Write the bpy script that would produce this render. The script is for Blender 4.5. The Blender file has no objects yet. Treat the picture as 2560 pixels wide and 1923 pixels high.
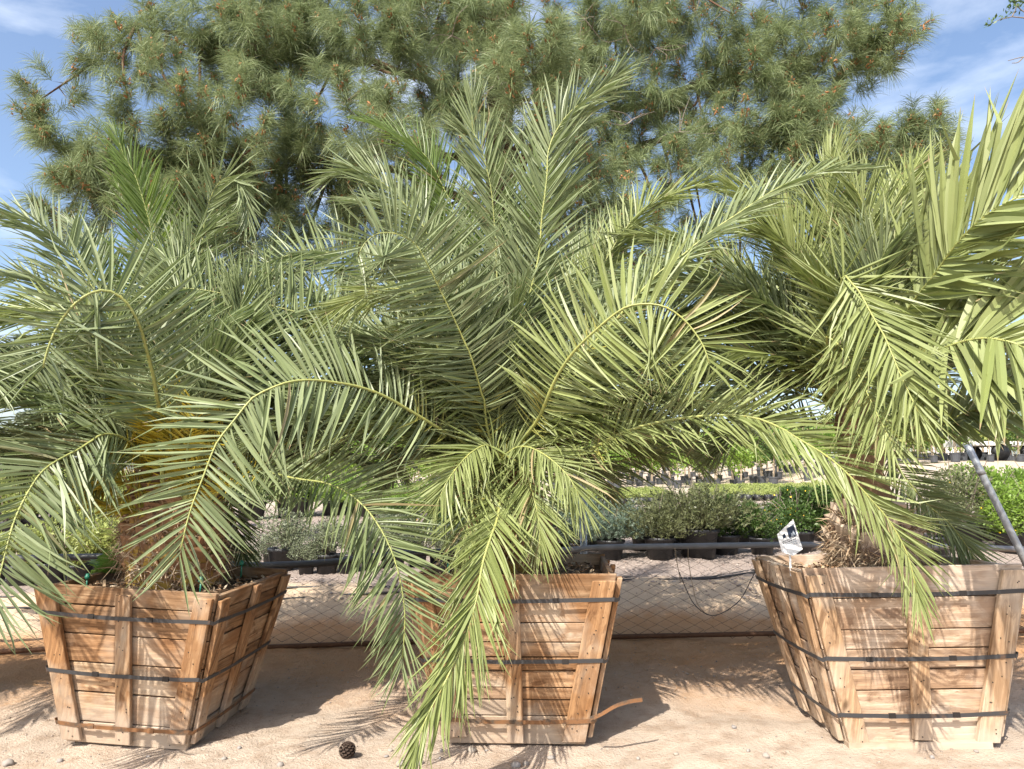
import bpy, bmesh, math
import numpy as np
from mathutils import Matrix, Vector, Euler

R = np.random.default_rng(11)
scn = bpy.context.scene
COL = scn.collection
PI = math.pi

# ------------------------------------------------------------------ camera, sky, sun, exposure
F_PX, PITCH, CAM_Z = 1650.0, math.radians(7.9), 1.28
cam = bpy.data.cameras.new('camera')
cam.sensor_fit = 'HORIZONTAL'
cam.sensor_width = 36.0
cam.lens = F_PX / 2560 * 36.0
cam.clip_end = 3000
cam.clip_start = 0.05
cam_o = bpy.data.objects.new('camera', cam)
COL.objects.link(cam_o)
cam_o.location = (0, 0, CAM_Z)
cam_o.rotation_euler = (PI / 2 + PITCH, 0, 0)
scn.camera = cam_o

SUN_DIR = np.array([0.55, 1.0, -1.24])           # the way the light travels
SUN_DIR = SUN_DIR / np.linalg.norm(SUN_DIR)
SUN_EL = math.asin(-SUN_DIR[2])
SUN_ROT = math.atan2(-SUN_DIR[0], -SUN_DIR[1])
sun = bpy.data.lights.new('sun', 'SUN')
sun.energy = 5.0
sun.angle = math.radians(0.53)
sun.color = (1.0, 0.94, 0.84)
sun_o = bpy.data.objects.new('sun', sun)
COL.objects.link(sun_o)
sun_o.rotation_euler = Vector(SUN_DIR).to_track_quat('-Z', 'Y').to_euler()

world = bpy.data.worlds.new('World')
scn.world = world
world.use_nodes = True
wn, wl = world.node_tree.nodes, world.node_tree.links
wn.clear()
w_out = wn.new('ShaderNodeOutputWorld')
w_bg = wn.new('ShaderNodeBackground')
w_bg.inputs['Strength'].default_value = 0.15
w_sky = wn.new('ShaderNodeTexSky')
w_sky.sky_type = 'NISHITA'
w_sky.sun_disc = False
w_sky.sun_elevation = SUN_EL
w_sky.sun_rotation = SUN_ROT
w_sky.air_density = 1.0
w_sky.dust_density = 2.6
w_sky.ozone_density = 1.6
w_tc = wn.new('ShaderNodeTexCoord')
w_map = wn.new('ShaderNodeMapping')
w_map.inputs['Scale'].default_value = (1.0, 1.0, 3.2)
w_map.inputs['Location'].default_value = (1.35, 0.6, 0.4)
w_n = wn.new('ShaderNodeTexNoise')
w_n.inputs['Scale'].default_value = 2.3
w_n.inputs['Detail'].default_value = 9
w_n.inputs['Roughness'].default_value = 0.56
w_n.inputs['Distortion'].default_value = 0.35
w_r = wn.new('ShaderNodeMapRange')
w_r.inputs['From Min'].default_value = 0.50
w_r.inputs['From Max'].default_value = 0.78
w_r.inputs['To Max'].default_value = 0.6
w_mix = wn.new('ShaderNodeMix')
w_mix.data_type = 'RGBA'
w_mix.inputs['B'].default_value = (6.3, 6.6, 7.0, 1)
wl.new(w_tc.outputs['Generated'], w_map.inputs['Vector'])
wl.new(w_map.outputs['Vector'], w_n.inputs['Vector'])
wl.new(w_n.outputs['Fac'], w_r.inputs['Value'])
wl.new(w_r.outputs['Result'], w_mix.inputs['Factor'])
wl.new(w_sky.outputs['Color'], w_mix.inputs['A'])
wl.new(w_mix.outputs['Result'], w_bg.inputs['Color'])
wl.new(w_bg.outputs['Background'], w_out.inputs['Surface'])

scn.view_settings.view_transform = 'Standard'
scn.view_settings.look = 'None'
scn.view_settings.exposure = 0.86
scn.view_settings.gamma = 1.0
scn.view_settings.use_curve_mapping = False
scn.cycles.max_bounces = 8
scn.cycles.diffuse_bounces = 4
scn.cycles.transmission_bounces = 5
scn.cycles.transparent_max_bounces = 8
scn.cycles.use_denoising = True


# ------------------------------------------------------------------ helpers
def at(u, v, Y):
    """Point of the place at distance Y (world y) seen at source pixel u, v."""
    a, b = (u - 1280.0) / F_PX, -(v - 961.5) / F_PX
    c, s = math.cos(PITCH), math.sin(PITCH)
    d = np.array([a, c - b * s, s + b * c])
    return d * (Y / d[1]) + np.array([0, 0, CAM_Z])


def nrm(v):
    v = np.asarray(v, float)
    return v / (np.linalg.norm(v, axis=-1, keepdims=True) + 1e-12)


def vnoise(x, y, seed=0):
    """Smooth value noise on arrays."""
    x, y = np.asarray(x, float), np.asarray(y, float)
    xi, yi = np.floor(x), np.floor(y)
    fx, fy = x - xi, y - yi
    fx, fy = fx * fx * (3 - 2 * fx), fy * fy * (3 - 2 * fy)

    def h(a, b):
        t = np.sin(a * 127.1 + b * 311.7 + seed * 74.7) * 43758.5453
        return t - np.floor(t)
    return ((h(xi, yi) * (1 - fx) + h(xi + 1, yi) * fx) * (1 - fy)
            + (h(xi, yi + 1) * (1 - fx) + h(xi + 1, yi + 1) * fx) * fy)


def sstep(a, b, x):
    t = np.clip((x - a) / (b - a), 0, 1)
    return t * t * (3 - 2 * t)


def gz(x, y, fine=True):
    """Height of the ground."""
    x, y = np.asarray(x, float), np.asarray(y, float)
    z = 0.03 + 0.0216 * np.clip(x, -6, 6)
    edge = 5.55 + 0.25 * (vnoise(x * 0.7, y * 0, 3) - 0.5)
    z = z + 0.27 * sstep(edge, edge + 0.75, y)
    z = z + 0.024 * np.clip(y - 6.6, 0, 52)
    z = z + 2.0 * sstep(70, 220, y) + 1.0 * sstep(8, 16, x) * sstep(12, 26, y)
    if fine:
        near = 1 - sstep(7, 12, y)
        z = z + near * ((0.035 + 0.05 * sstep(3.7, 4.4, y)) * (vnoise(x * 1.7, y * 1.7, 1) - .5) + 0.022 * (vnoise(x * 5, y * 5, 2) - .5)
                        + 0.013 * (vnoise(x * 14, y * 14, 4) - .5))
        z = z - near * 0.035 * np.exp(-((x - 1.25) / 0.35) ** 2 - ((y - 3.75) / 0.22) ** 2)
    return z


OFF = {}


def link(o, parent=None):
    COL.objects.link(o)
    if parent is not None:
        o.parent = parent
    return o


def tag(o, label=None, cat=None, group=None, kind=None):
    for k, v in (('label', label), ('category', cat), ('group', group), ('kind', kind)):
        if v:
            o[k] = v
    return o


def thing(name, label, cat, loc=(0, 0, 0), rot=(0, 0, 0), group=None):
    o = bpy.data.objects.new(name, None)
    o.empty_display_size = 0.1
    link(o)
    o.location = loc
    o.rotation_euler = rot
    tag(o, label, cat, group)
    return o


class MB:
    """Collects triangles; st = (u, v, random) per vertex for the materials."""

    def __init__(self):
        self.V, self.T, self.S, self.M, self.n = [], [], [], [], 0

    def add(self, V, T, S=None, m=0):
        V = np.asarray(V, np.float32).reshape(-1, 3)
        T = np.asarray(T, np.int32).reshape(-1, 3)
        if S is None:
            S = np.zeros((len(V), 3), np.float32)
        S = np.asarray(S, np.float32)
        if S.ndim == 1:
            S = np.tile(S, (len(V), 1))
        self.V.append(V)
        self.T.append(T + self.n)
        self.S.append(S)
        self.M.append(np.full(len(T), m, np.int32))
        self.n += len(V)
        return self

    def mesh(self, name, mats, smooth=False, org=(0, 0, 0)):
        me = bpy.data.meshes.new(name)
        if not self.V:
            return me
        V = np.concatenate(self.V) - np.asarray(org, np.float32)
        T, S, M = np.concatenate(self.T), np.concatenate(self.S), np.concatenate(self.M)
        me.vertices.add(len(V))
        me.vertices.foreach_set('co', V.astype(np.float32).ravel())
        me.loops.add(len(T) * 3)
        me.loops.foreach_set('vertex_index', T.ravel())
        me.polygons.add(len(T))
        me.polygons.foreach_set('loop_start', np.arange(0, len(T) * 3, 3, dtype=np.int32))
        try:
            me.polygons.foreach_set('loop_total', np.full(len(T), 3, np.int32))
        except Exception:
            pass
        if not isinstance(mats, (list, tuple)):
            mats = [mats]
        for m in mats:
            me.materials.append(m)
        me.polygons.foreach_set('material_index', M)
        me.polygons.foreach_set('use_smooth', np.full(len(T), smooth, bool))
        a = me.attributes.new('st', 'FLOAT_VECTOR', 'POINT')
        a.data.foreach_set('vector', S.ravel())
        me.update(calc_edges=True)
        return me

    def build(self, name, mats, parent=None, smooth=False, org=(0, 0, 0)):
        return link(bpy.data.objects.new(name, self.mesh(name, mats, smooth, org)), parent)


BOX_T = np.array([[0, 2, 1], [1, 2, 3], [4, 5, 6], [5, 7, 6], [0, 1, 4], [1, 5, 4],
                  [2, 6, 3], [3, 6, 7], [0, 4, 2], [2, 4, 6], [1, 3, 5], [3, 7, 5]])


def box(c, size, rotz=0.0):
    c, h = np.asarray(c, float), np.asarray(size, float) / 2
    P = np.array([[(i & 1) * 2 - 1, ((i >> 1) & 1) * 2 - 1, (i >> 2) * 2 - 1] for i in range(8)]) * h
    ca, sa = math.cos(rotz), math.sin(rotz)
    P = P @ np.array([[ca, sa, 0], [-sa, ca, 0], [0, 0, 1]])
    return P + c, BOX_T


def smooth_path(P, n):
    """Catmull-Rom through the points, resampled evenly to n points."""
    P = np.asarray(P, float)
    if len(P) == 2:
        t = np.linspace(0, 1, n)[:, None]
        return P[0] * (1 - t) + P[1] * t
    Q = np.vstack([2 * P[0] - P[1], P, 2 * P[-1] - P[-2]])
    out = []
    for i in range(1, len(Q) - 2):
        t = np.linspace(0, 1, 14, endpoint=False)[:, None]
        a, b, c, d = Q[i - 1], Q[i], Q[i + 1], Q[i + 2]
        out.append(0.5 * (2 * b + (c - a) * t + (2 * a - 5 * b + 4 * c - d) * t ** 2 + (3 * b - a - 3 * c + d) * t ** 3))
    out.append(P[-1:])
    out = np.vstack(out)
    L = np.concatenate([[0], np.cumsum(np.linalg.norm(np.diff(out, axis=0), axis=1))])
    s = np.linspace(0, L[-1], n)
    return np.stack([np.interp(s, L, out[:, k]) for k in range(3)], 1)


def tube(P, r, sides=6, flat=1.0, cap=True):
    P = np.asarray(P, float)
    n = len(P)
    r = np.broadcast_to(np.asarray(r, float), (n,))
    T = nrm(np.gradient(P, axis=0))
    ref = np.array([0, 0, 1.0]) if abs(T[0][2]) < 0.9 else np.array([1.0, 0, 0])
    N = np.zeros((n, 3))
    cur = ref
    for i in range(n):
        cur = cur - T[i] * (cur @ T[i])
        cur = cur / (np.linalg.norm(cur) + 1e-9)
        N[i] = cur
    B = np.cross(T, N)
    a = np.linspace(0, 2 * PI, sides, endpoint=False)
    V = (P[:, None] + r[:, None, None] * (np.cos(a)[None, :, None] * B[:, None] + flat * np.sin(a)[None, :, None] * N[:, None])).reshape(-1, 3)
    i, j = np.meshgrid(np.arange(n - 1), np.arange(sides), indexing='ij')
    k = (j + 1) % sides
    q = np.stack([i * sides + j, i * sides + k, (i + 1) * sides + k, (i + 1) * sides + j], -1).reshape(-1, 4)
    Tt = np.vstack([q[:, [0, 1, 2]], q[:, [0, 2, 3]]])
    if cap:
        V = np.vstack([V, P[0], P[-1]])
        c0, c1 = n * sides, n * sides + 1
        jj = np.arange(sides)
        kk = (jj + 1) % sides
        Tt = np.vstack([Tt, np.stack([np.full(sides, c0), kk, jj], 1),
                        np.stack([np.full(sides, c1), (n - 1) * sides + jj, (n - 1) * sides + kk], 1)])
    L = np.concatenate([[0], np.cumsum(np.linalg.norm(np.diff(P, axis=0), axis=1))])
    S = np.zeros((len(V), 3))
    S[:n * sides, 0] = np.repeat(L, sides)
    S[:n * sides, 1] = np.tile(np.arange(sides) / sides, n)
    return V, Tt, S


def lathe(prof, c, sides=16):
    """prof: list of (radius, z)."""
    a = np.linspace(0, 2 * PI, sides, endpoint=False)
    V = np.array([[r * math.cos(t) + c[0], r * math.sin(t) + c[1], z + c[2]] for r, z in prof for t in a])
    n = len(prof)
    i, j = np.meshgrid(np.arange(n - 1), np.arange(sides), indexing='ij')
    k = (j + 1) % sides
    q = np.stack([i * sides + j, i * sides + k, (i + 1) * sides + k, (i + 1) * sides + j], -1).reshape(-1, 4)
    return V, np.vstack([q[:, [0, 1, 2]], q[:, [0, 2, 3]]])


# ------------------------------------------------------------------ materials
class NT:
    def __init__(self, name):
        self.m = bpy.data.materials.new(name)
        self.m.use_nodes = True
        self.t = self.m.node_tree
        self.p = self.t.nodes['Principled BSDF']
        self.out = self.t.nodes['Material Output']

    def n(self, typ, **kw):
        nd = self.t.nodes.new('ShaderNode' + typ)
        for k, v in kw.items():
            if hasattr(nd, k) and k not in nd.inputs:
                setattr(nd, k, v)
            else:
                self.set(nd.inputs[k.replace('_', ' ')] if k.replace('_', ' ') in nd.inputs else nd.inputs[k], v)
        return nd

    def set(self, inp, v):
        if hasattr(v, 'is_output'):
            self.t.links.new(v, inp)
        elif isinstance(v, (tuple, list)) and len(v) == 3 and inp.type == 'RGBA':
            inp.default_value = (*v, 1)
        else:
            inp.default_value = v

    def math(self, op, a, b=0.0, c=0.0):
        nd = self.t.nodes.new('ShaderNodeMath')
        nd.operation = op
        for i, v in enumerate((a, b, c)):
            self.set(nd.inputs[i], v)
        return nd.outputs[0]

    def mix(self, f, a, b, typ='MIX'):
        nd = self.t.nodes.new('ShaderNodeMix')
        nd.data_type = 'RGBA'
        nd.blend_type = typ
        self.set(nd.inputs['Factor'], f)
        self.set(nd.inputs['A'], a)
        self.set(nd.inputs['B'], b)
        return nd.outputs['Result']

    def rng(self, v, a, b, c=0.0, d=1.0):
        nd = self.n('MapRange')
        for k, x in (('Value', v), ('From Min', a), ('From Max', b), ('To Min', c), ('To Max', d)):
            self.set(nd.inputs[k], x)
        return nd.outputs['Result']

    def noise(self, vec, scale, detail=4, rough=0.55, dist=0.0):
        nd = self.t.nodes.new('ShaderNodeTexNoise')
        if vec is not None:
            self.set(nd.inputs['Vector'], vec)
        for k, x in (('Scale', scale), ('Detail', detail), ('Roughness', rough), ('Distortion', dist)):
            nd.inputs[k].default_value = x
        return nd.outputs['Fac']

    def st(self):
        nd = self.t.nodes.new('ShaderNodeAttribute')
        nd.attribute_name = 'st'
        s = self.t.nodes.new('ShaderNodeSeparateXYZ')
        self.t.links.new(nd.outputs['Vector'], s.inputs[0])
        return s.outputs[0], s.outputs[1], s.outputs[2]

    def comb(self, x, y, z=0.0):
        nd = self.t.nodes.new('ShaderNodeCombineXYZ')
        for i, v in enumerate((x, y, z)):
            self.set(nd.inputs[i], v)
        return nd.outputs[0]

    def pos(self):
        return self.t.nodes.new('ShaderNodeNewGeometry').outputs['Position']

    def orand(self):
        return self.t.nodes.new('ShaderNodeObjectInfo').outputs['Random']

    def bump(self, h, strength=0.3, dist=0.01):
        nd = self.t.nodes.new('ShaderNodeBump')
        nd.inputs['Strength'].default_value = strength
        nd.inputs['Distance'].default_value = dist
        self.set(nd.inputs['Height'], h)
        self.set(self.p.inputs['Normal'], nd.outputs['Normal'])

    def base(self, col, rough=0.7, spec=0.3, metal=0.0):
        self.set(self.p.inputs['Base Color'], col)
        self.set(self.p.inputs['Roughness'], rough)
        self.p.inputs['Specular IOR Level'].default_value = spec
        self.p.inputs['Metallic'].default_value = metal
        return self


def plain(name, col, rough=0.7, spec=0.3, metal=0.0, var=0.15, scale=30):
    t = NT(name)
    f = t.noise(t.pos(), scale, 4)
    c2 = tuple(x * (1 - 2 * var) for x in col)
    t.base(t.mix(f, col, c2), rough, spec, metal)
    return t.m


def leaf_mat(name, a, b, tip=(0.36, 0.27, 0.16), trans=0.20, tipat=0.91, rough=0.45, spec=0.42, tcol=None):
    t = NT(name)
    u, v, r = t.st()
    rr = t.math('FRACT', t.math('ADD', r, t.orand()))
    c = t.mix(rr, a, b)
    if tip is not None:
        c = t.mix(t.math('MULTIPLY', t.orand(), 0.45), c, (a[0] * 1.10, a[1] * 1.08, a[2] * 0.72))
    streak = t.noise(t.comb(t.math('MULTIPLY', u, 3.0), t.math('MULTIPLY', v, 26.0), t.math('MULTIPLY', r, 40.0)), 1.0, 2)
    c = t.mix(t.math('MULTIPLY', streak, 0.35), c, tuple(x * 0.6 for x in a))
    if tip is not None:
        th = t.math('SUBTRACT', tipat, t.math('MULTIPLY', rr, -0.06))
        c = t.mix(t.rng(u, th, t.math('ADD', th, 0.03)), c, tip)
        c = t.mix(t.rng(t.math('FRACT', t.math('MULTIPLY', rr, 7.31)), 0.988, 0.992), c, (0.36, 0.29, 0.16))
    t.base(c, rough, spec)
    tr = t.n('BsdfTranslucent')
    t.set(tr.inputs['Color'], t.mix(0.5, c, tcol or tuple(min(1, x * 1.6) for x in b)))
    mx = t.n('MixShader')
    mx.inputs[0].default_value = trans
    t.t.links.new(t.p.outputs[0], mx.inputs[1])
    t.t.links.new(tr.outputs[0], mx.inputs[2])
    t.t.links.new(mx.outputs[0], t.out.inputs['Surface'])
    return t.m


M = {}
M['leaf'] = leaf_mat('palm_leaf', (0.185, 0.230, 0.118), (0.320, 0.365, 0.205), tcol=(0.26, 0.36, 0.06))
M['leaf_green'] = leaf_mat('palm_leaf_fresh', (0.135, 0.20, 0.060), (0.21, 0.28, 0.105), tcol=(0.30, 0.42, 0.04), trans=0.36)
M['leaf_olive'] = leaf_mat('palm_leaf_olive', (0.215, 0.255, 0.095), (0.345, 0.385, 0.175), tcol=(0.32, 0.40, 0.06))
M['leaf_dark'] = leaf_mat('palm_leaf_dark', (0.125, 0.165, 0.085), (0.20, 0.24, 0.13), tcol=(0.18, 0.28, 0.04))
M['spine_green'] = leaf_mat('palm_spine_green', (0.34, 0.32, 0.08), (0.28, 0.31, 0.10), tip=None, trans=0.15)
M['spine'] = leaf_mat('palm_spine', (0.50, 0.36, 0.03), (0.46, 0.42, 0.07), tip=None, trans=0.15)


def rachis_mat():
    t = NT('palm_rachis')
    u, v, r = t.st()
    f = t.noise(t.pos(), 18, 3)
    c = t.mix(f, (0.35, 0.345, 0.10), (0.23, 0.27, 0.10))
    c = t.mix(t.rng(t.noise(t.comb(t.math('MULTIPLY', u, 40.0), 0.0, 0.0), 1.0, 2), 0.58, 0.75), c, (0.48, 0.39, 0.07))
    t.base(c, 0.45, 0.4)
    return t.m


M['rachis'] = rachis_mat()


def wood_mat(name, dark, mid, pale, grey):
    t = NT(name)
    u, v, r = t.st()
    seed = t.math('ADD', t.math('MULTIPLY', r, 37.0), t.math('MULTIPLY', t.orand(), 61.0))
    rr = t.math('FRACT', seed)
    warp = t.noise(t.comb(t.math('MULTIPLY', u, 2.2), t.math('MULTIPLY', v, 9.0), seed), 1.0, 3)
    vv = t.math('ADD', t.math('MULTIPLY', v, 95.0), t.math('MULTIPLY', warp, 11.0))
    rings = t.math('ABSOLUTE', t.math('SINE', vv))
    fine = t.noise(t.comb(t.math('MULTIPLY', u, 5.0), t.math('MULTIPLY', v, 190.0), seed), 1.0, 5, 0.75)
    big = t.noise(t.comb(t.math('MULTIPLY', u, 4.5), t.math('MULTIPLY', v, 9.0), t.math('ADD', seed, 5.0)), 1.0, 5, 0.62, 0.6)
    bleach = t.noise(t.pos(), 3.1, 3)
    c = t.mix(t.rng(big, 0.36, 0.62), mid, pale)
    c = t.mix(t.math('MULTIPLY', t.rng(rr, 0.35, 1.0), 0.9), c, mid)
    c = t.mix(t.math('MULTIPLY', t.rng(rings, 0.55, 1.0), 0.42), c, dark)
    c = t.mix(t.math('MULTIPLY', t.rng(fine, 0.46, 0.68), 0.72), c, dark)
    stain = t.noise(t.comb(t.math('MULTIPLY', u, 5.5), t.math('MULTIPLY', v, 14.0), t.math('ADD', seed, 17.0)), 1.0, 6, 0.68, 0.9)
    c = t.mix(t.math('MULTIPLY', t.rng(stain, 0.53, 0.62), 0.8), c, dark)
    c = t.mix(t.math('MULTIPLY', t.rng(bleach, 0.48, 0.66), 0.7), c, grey)
    st2 = t.noise(t.comb(t.math('MULTIPLY', u, 2.1), t.math('MULTIPLY', v, 5.0), t.math('ADD', seed, 31.0)), 1.0, 6, 0.62, 1.2)
    c = t.mix(t.math('MULTIPLY', t.rng(st2, 0.50, 0.57), 0.62), c, tuple(0.5 * (x + y) for x, y in zip(dark, mid)))
    vor = t.n('TexVoronoi')
    t.set(vor.inputs['Vector'], t.comb(t.math('MULTIPLY', u, 3.2), t.math('MULTIPLY', v, 6.5), seed))
    vor.inputs['Scale'].default_value = 1.0
    knot = t.rng(vor.outputs['Distance'], 0.05, 0.12, 1.0, 0.0)
    c = t.mix(t.math('MULTIPLY', knot, 0.8), c, tuple(x * 0.55 for x in dark))
    sz = t.t.nodes.new('ShaderNodeSeparateXYZ')
    t.t.links.new(t.pos(), sz.inputs[0])
    dn = t.noise(t.pos(), 7.0, 5, 0.65)
    c = t.mix(t.math('MULTIPLY', t.rng(t.math('SUBTRACT', sz.outputs[2], t.math('MULTIPLY', dn, 0.5)), -0.02, -0.17), 0.7), c, (0.44, 0.36, 0.28))
    t.base(c, 0.78, 0.22)
    t.bump(t.math('ADD', t.math('MULTIPLY', fine, 0.7), t.math('MULTIPLY', rings, 0.35)), 0.55, 0.004)
    return t.m


M['plank'] = wood_mat('crate_plank_wood', (0.12, 0.055, 0.024), (0.35, 0.185, 0.085), (0.58, 0.425, 0.27), (0.54, 0.455, 0.35))
M['dark_plank'] = wood_mat('dark_stained_plank', (0.085, 0.042, 0.02), (0.26, 0.135, 0.06), (0.42, 0.28, 0.165), (0.42, 0.34, 0.26))
M['slat'] = wood_mat('crate_slat_wood', (0.12, 0.055, 0.024), (0.34, 0.175, 0.075), (0.50, 0.335, 0.19), (0.46, 0.375, 0.28))
M['pale_wood'] = wood_mat('weathered_wood', (0.15, 0.085, 0.05), (0.42, 0.275, 0.17), (0.60, 0.465, 0.34), (0.56, 0.48, 0.40))
M['pale_slat'] = wood_mat('weathered_slat_wood', (0.15, 0.085, 0.045), (0.41, 0.26, 0.145), (0.56, 0.41, 0.27), (0.54, 0.46, 0.37))


def strap_mat(name, a, rust, amt):
    t = NT(name)
    f = t.noise(t.pos(), 14, 6, 0.7)
    c = t.mix(t.rng(f, 0.62 - amt, 0.75 - amt), a, rust)
    t.base(c, 0.55, 0.4, 0.25)
    return t.m


M['strap'] = strap_mat('steel_strap', (0.055, 0.055, 0.058), (0.14, 0.075, 0.04), 0.05)
M['rusty_strap'] = strap_mat('rusted_strap', (0.10, 0.075, 0.055), (0.24, 0.12, 0.055), 0.22)
M['nail'] = plain('nail_steel', (0.035, 0.03, 0.028), 0.5, 0.4, 0.4)
M['soil'] = plain('mulch_soil', (0.17, 0.115, 0.075), 0.95, 0.1, 0, 0.3, 45)


def litter_mat(name, cols):
    t = NT(name)
    u, v, r = t.st()
    cr = t.n('ValToRGB')
    e = cr.color_ramp.elements
    e[0].color, e[1].color = (*cols[0], 1), (*cols[-1], 1)
    for i, c in enumerate(cols[1:-1]):
        x = e.new((i + 1) / (len(cols) - 1))
        x.color = (*c, 1)
    t.set(cr.inputs[0], t.math('FRACT', t.math('ADD', r, t.orand())))
    t.base(cr.outputs[0], 0.85, 0.15)
    return t.m


M['chips'] = litter_mat('bark_chips', [(0.16, 0.09, 0.05), (0.42, 0.31, 0.2), (0.55, 0.46, 0.35), (0.24, 0.15, 0.09), (0.36, 0.2, 0.1)])
M['pebble'] = litter_mat('pebbles', [(0.26, 0.21, 0.17), (0.34, 0.28, 0.23), (0.20, 0.18, 0.165), (0.38, 0.32, 0.26), (0.28, 0.21, 0.155)])
M['pebble_dark'] = litter_mat('terrace_pebbles', [(0.25, 0.19, 0.16), (0.38, 0.31, 0.27), (0.20, 0.17, 0.15), (0.42, 0.36, 0.32)])
M['stone'] = litter_mat('stones', [(0.23, 0.215, 0.21), (0.32, 0.275, 0.225), (0.27, 0.25, 0.235)])
M['needle_litter'] = litter_mat('pine_litter', [(0.40, 0.20, 0.07), (0.34, 0.19, 0.09), (0.46, 0.29, 0.14)])
M['fibre'] = litter_mat('trunk_fibre', [(0.20, 0.12, 0.07), (0.36, 0.26, 0.17), (0.47, 0.38, 0.27), (0.28, 0.17, 0.10)])
M['trunk'] = plain('palm_trunk_bark', (0.24, 0.155, 0.09), 0.95, 0.1, 0, 0.3, 25)


def boot_mat(name, inner, outer):
    t = NT(name)
    u, v, r = t.st()
    f = t.noise(t.pos(), 22, 4)
    c = t.mix(t.rng(t.math('ADD', u, t.math('MULTIPLY', f, 0.6)), 0.55, 0.95), inner, outer)
    t.base(c, 0.6, 0.3)
    return t.m


M['boot'] = boot_mat('leaf_base', (0.40, 0.27, 0.06), (0.23, 0.125, 0.065))
M['boot_grey'] = boot_mat('dry_leaf_base', (0.17, 0.115, 0.10), (0.40, 0.31, 0.23))
M['fruit'] = litter_mat('fruit_stalk', [(0.21, 0.105, 0.06), (0.30, 0.16, 0.10), (0.15, 0.08, 0.05)])


def ground_mat():
    t = NT('sandy_ground')
    p = t.pos()
    s = t.t.nodes.new('ShaderNodeSeparateXYZ')
    t.t.links.new(p, s.inputs[0])
    y = s.outputs[1]
    n1 = t.noise(p, 1.1, 5, 0.6)
    n2 = t.noise(p, 9, 6, 0.65)
    n3 = t.noise(p, 70, 4, 0.7)
    sand = t.mix(n1, (0.43, 0.345, 0.270), (0.505, 0.420, 0.340))
    sand = t.mix(t.rng(n2, 0.45, 0.7), sand, (0.34, 0.255, 0.188))
    warm = t.mix(n2, (0.43, 0.215, 0.095), (0.48, 0.30, 0.165))
    bank = t.mix(t.rng(t.math('ADD', y, t.math('MULTIPLY', n1, 1.6)), 4.4, 5.5), sand, warm)
    pale = t.mix(n2, (0.56, 0.44, 0.32), (0.50, 0.37, 0.25))
    bank = t.mix(t.rng(t.math('ADD', y, t.math('MULTIPLY', n2, 0.25)), 5.75, 5.95), bank, pale)
    grav = t.mix(t.rng(n3, 0.35, 0.65), (0.25, 0.20, 0.175), (0.40, 0.335, 0.295))
    c = t.mix(t.rng(t.math('ADD', y, t.math('MULTIPLY', n2, 0.5)), 6.45, 6.75), bank, grav)
    dirt = t.mix(n1, (0.44, 0.355, 0.275), (0.50, 0.42, 0.34))
    c = t.mix(t.rng(y, 14, 22), c, dirt)
    far = t.mix(t.noise(p, 0.12, 5), (0.20, 0.19, 0.10), (0.33, 0.28, 0.18))
    c = t.mix(t.rng(y, 62, 90), c, far)
    c = t.mix(t.math('MULTIPLY', t.rng(n3, 0.55, 0.75), 0.35), c, (0.28, 0.205, 0.14))
    t.base(c, 0.95, 0.12)
    t.bump(t.math('ADD', t.math('MULTIPLY', n2, 0.8), n3), 0.85, 0.018)
    return t.m


M['ground'] = ground_mat()
M['pot'] = plain('black_plastic_pot', (0.035, 0.036, 0.040), 0.45, 0.5, 0, 0.2, 12)
M['pot_grey'] = plain('dusty_black_pot', (0.075, 0.08, 0.09), 0.55, 0.4, 0, 0.2, 12)
M['wire'] = plain('rusty_chain_link_wire', (0.06, 0.045, 0.036), 0.6, 0.3, 0.2, 0.25, 20)
M['steel'] = plain('galvanised_pipe', (0.36, 0.39, 0.42), 0.45, 0.5, 0.35, 0.12, 25)
M['poly'] = plain('black_poly_pipe', (0.06, 0.062, 0.066), 0.38, 0.5, 0, 0.25, 8)
M['greypipe'] = plain('grey_sun_bleached_pipe', (0.27, 0.275, 0.285), 0.5, 0.4, 0, 0.25, 10)
M['rust'] = plain('rusty_rail', (0.16, 0.085, 0.05), 0.8, 0.2, 0.2, 0.25, 30)
M['white'] = plain('white_card', (0.80, 0.80, 0.80), 0.5, 0.3, 0, 0.02, 5)
M['ink'] = plain('dark_blue_print', (0.03, 0.045, 0.085), 0.5, 0.3, 0, 0.3, 120)
M['ink_light'] = plain('pale_blue_print', (0.38, 0.43, 0.50), 0.5, 0.3, 0, 0.1, 60)
M['green_plastic'] = plain('green_plastic', (0.015, 0.16, 0.10), 0.4, 0.5)
M['tape'] = leaf_mat('yellow_tape', (0.75, 0.52, 0.02), (0.78, 0.56, 0.03), tip=None, trans=0.4, tcol=(0.8, 0.55, 0.02))
M['dripline'] = plain('drip_tube', (0.045, 0.043, 0.042), 0.5, 0.4)
M['pinebark'] = plain('pine_bark', (0.17, 0.10, 0.065), 0.95, 0.1, 0, 0.35, 14)
M['twig'] = plain('grey_twig', (0.26, 0.22, 0.18), 0.9, 0.1, 0, 0.2, 20)
M['needle'] = leaf_mat('pine_needle', (0.125, 0.178, 0.070), (0.285, 0.330, 0.160), tip=None, trans=0.25, rough=0.5, spec=0.35)
M['cone'] = litter_mat('pollen_cone', [(0.42, 0.20, 0.09), (0.33, 0.15, 0.07), (0.48, 0.26, 0.13)])
M['pinecone'] = plain('pine_cone_scale', (0.075, 0.05, 0.037), 0.8, 0.2, 0, 0.3, 60)
M['stake'] = plain('timber_stake', (0.42, 0.33, 0.23), 0.9, 0.1)
M['weed'] = leaf_mat('weed_leaf', (0.13, 0.26, 0.04), (0.19, 0.33, 0.07), tip=None, trans=0.35)
M['fol_blue'] = leaf_mat('grey_green_foliage', (0.10, 0.155, 0.11), (0.17, 0.215, 0.16), tip=None, trans=0.2)
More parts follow.
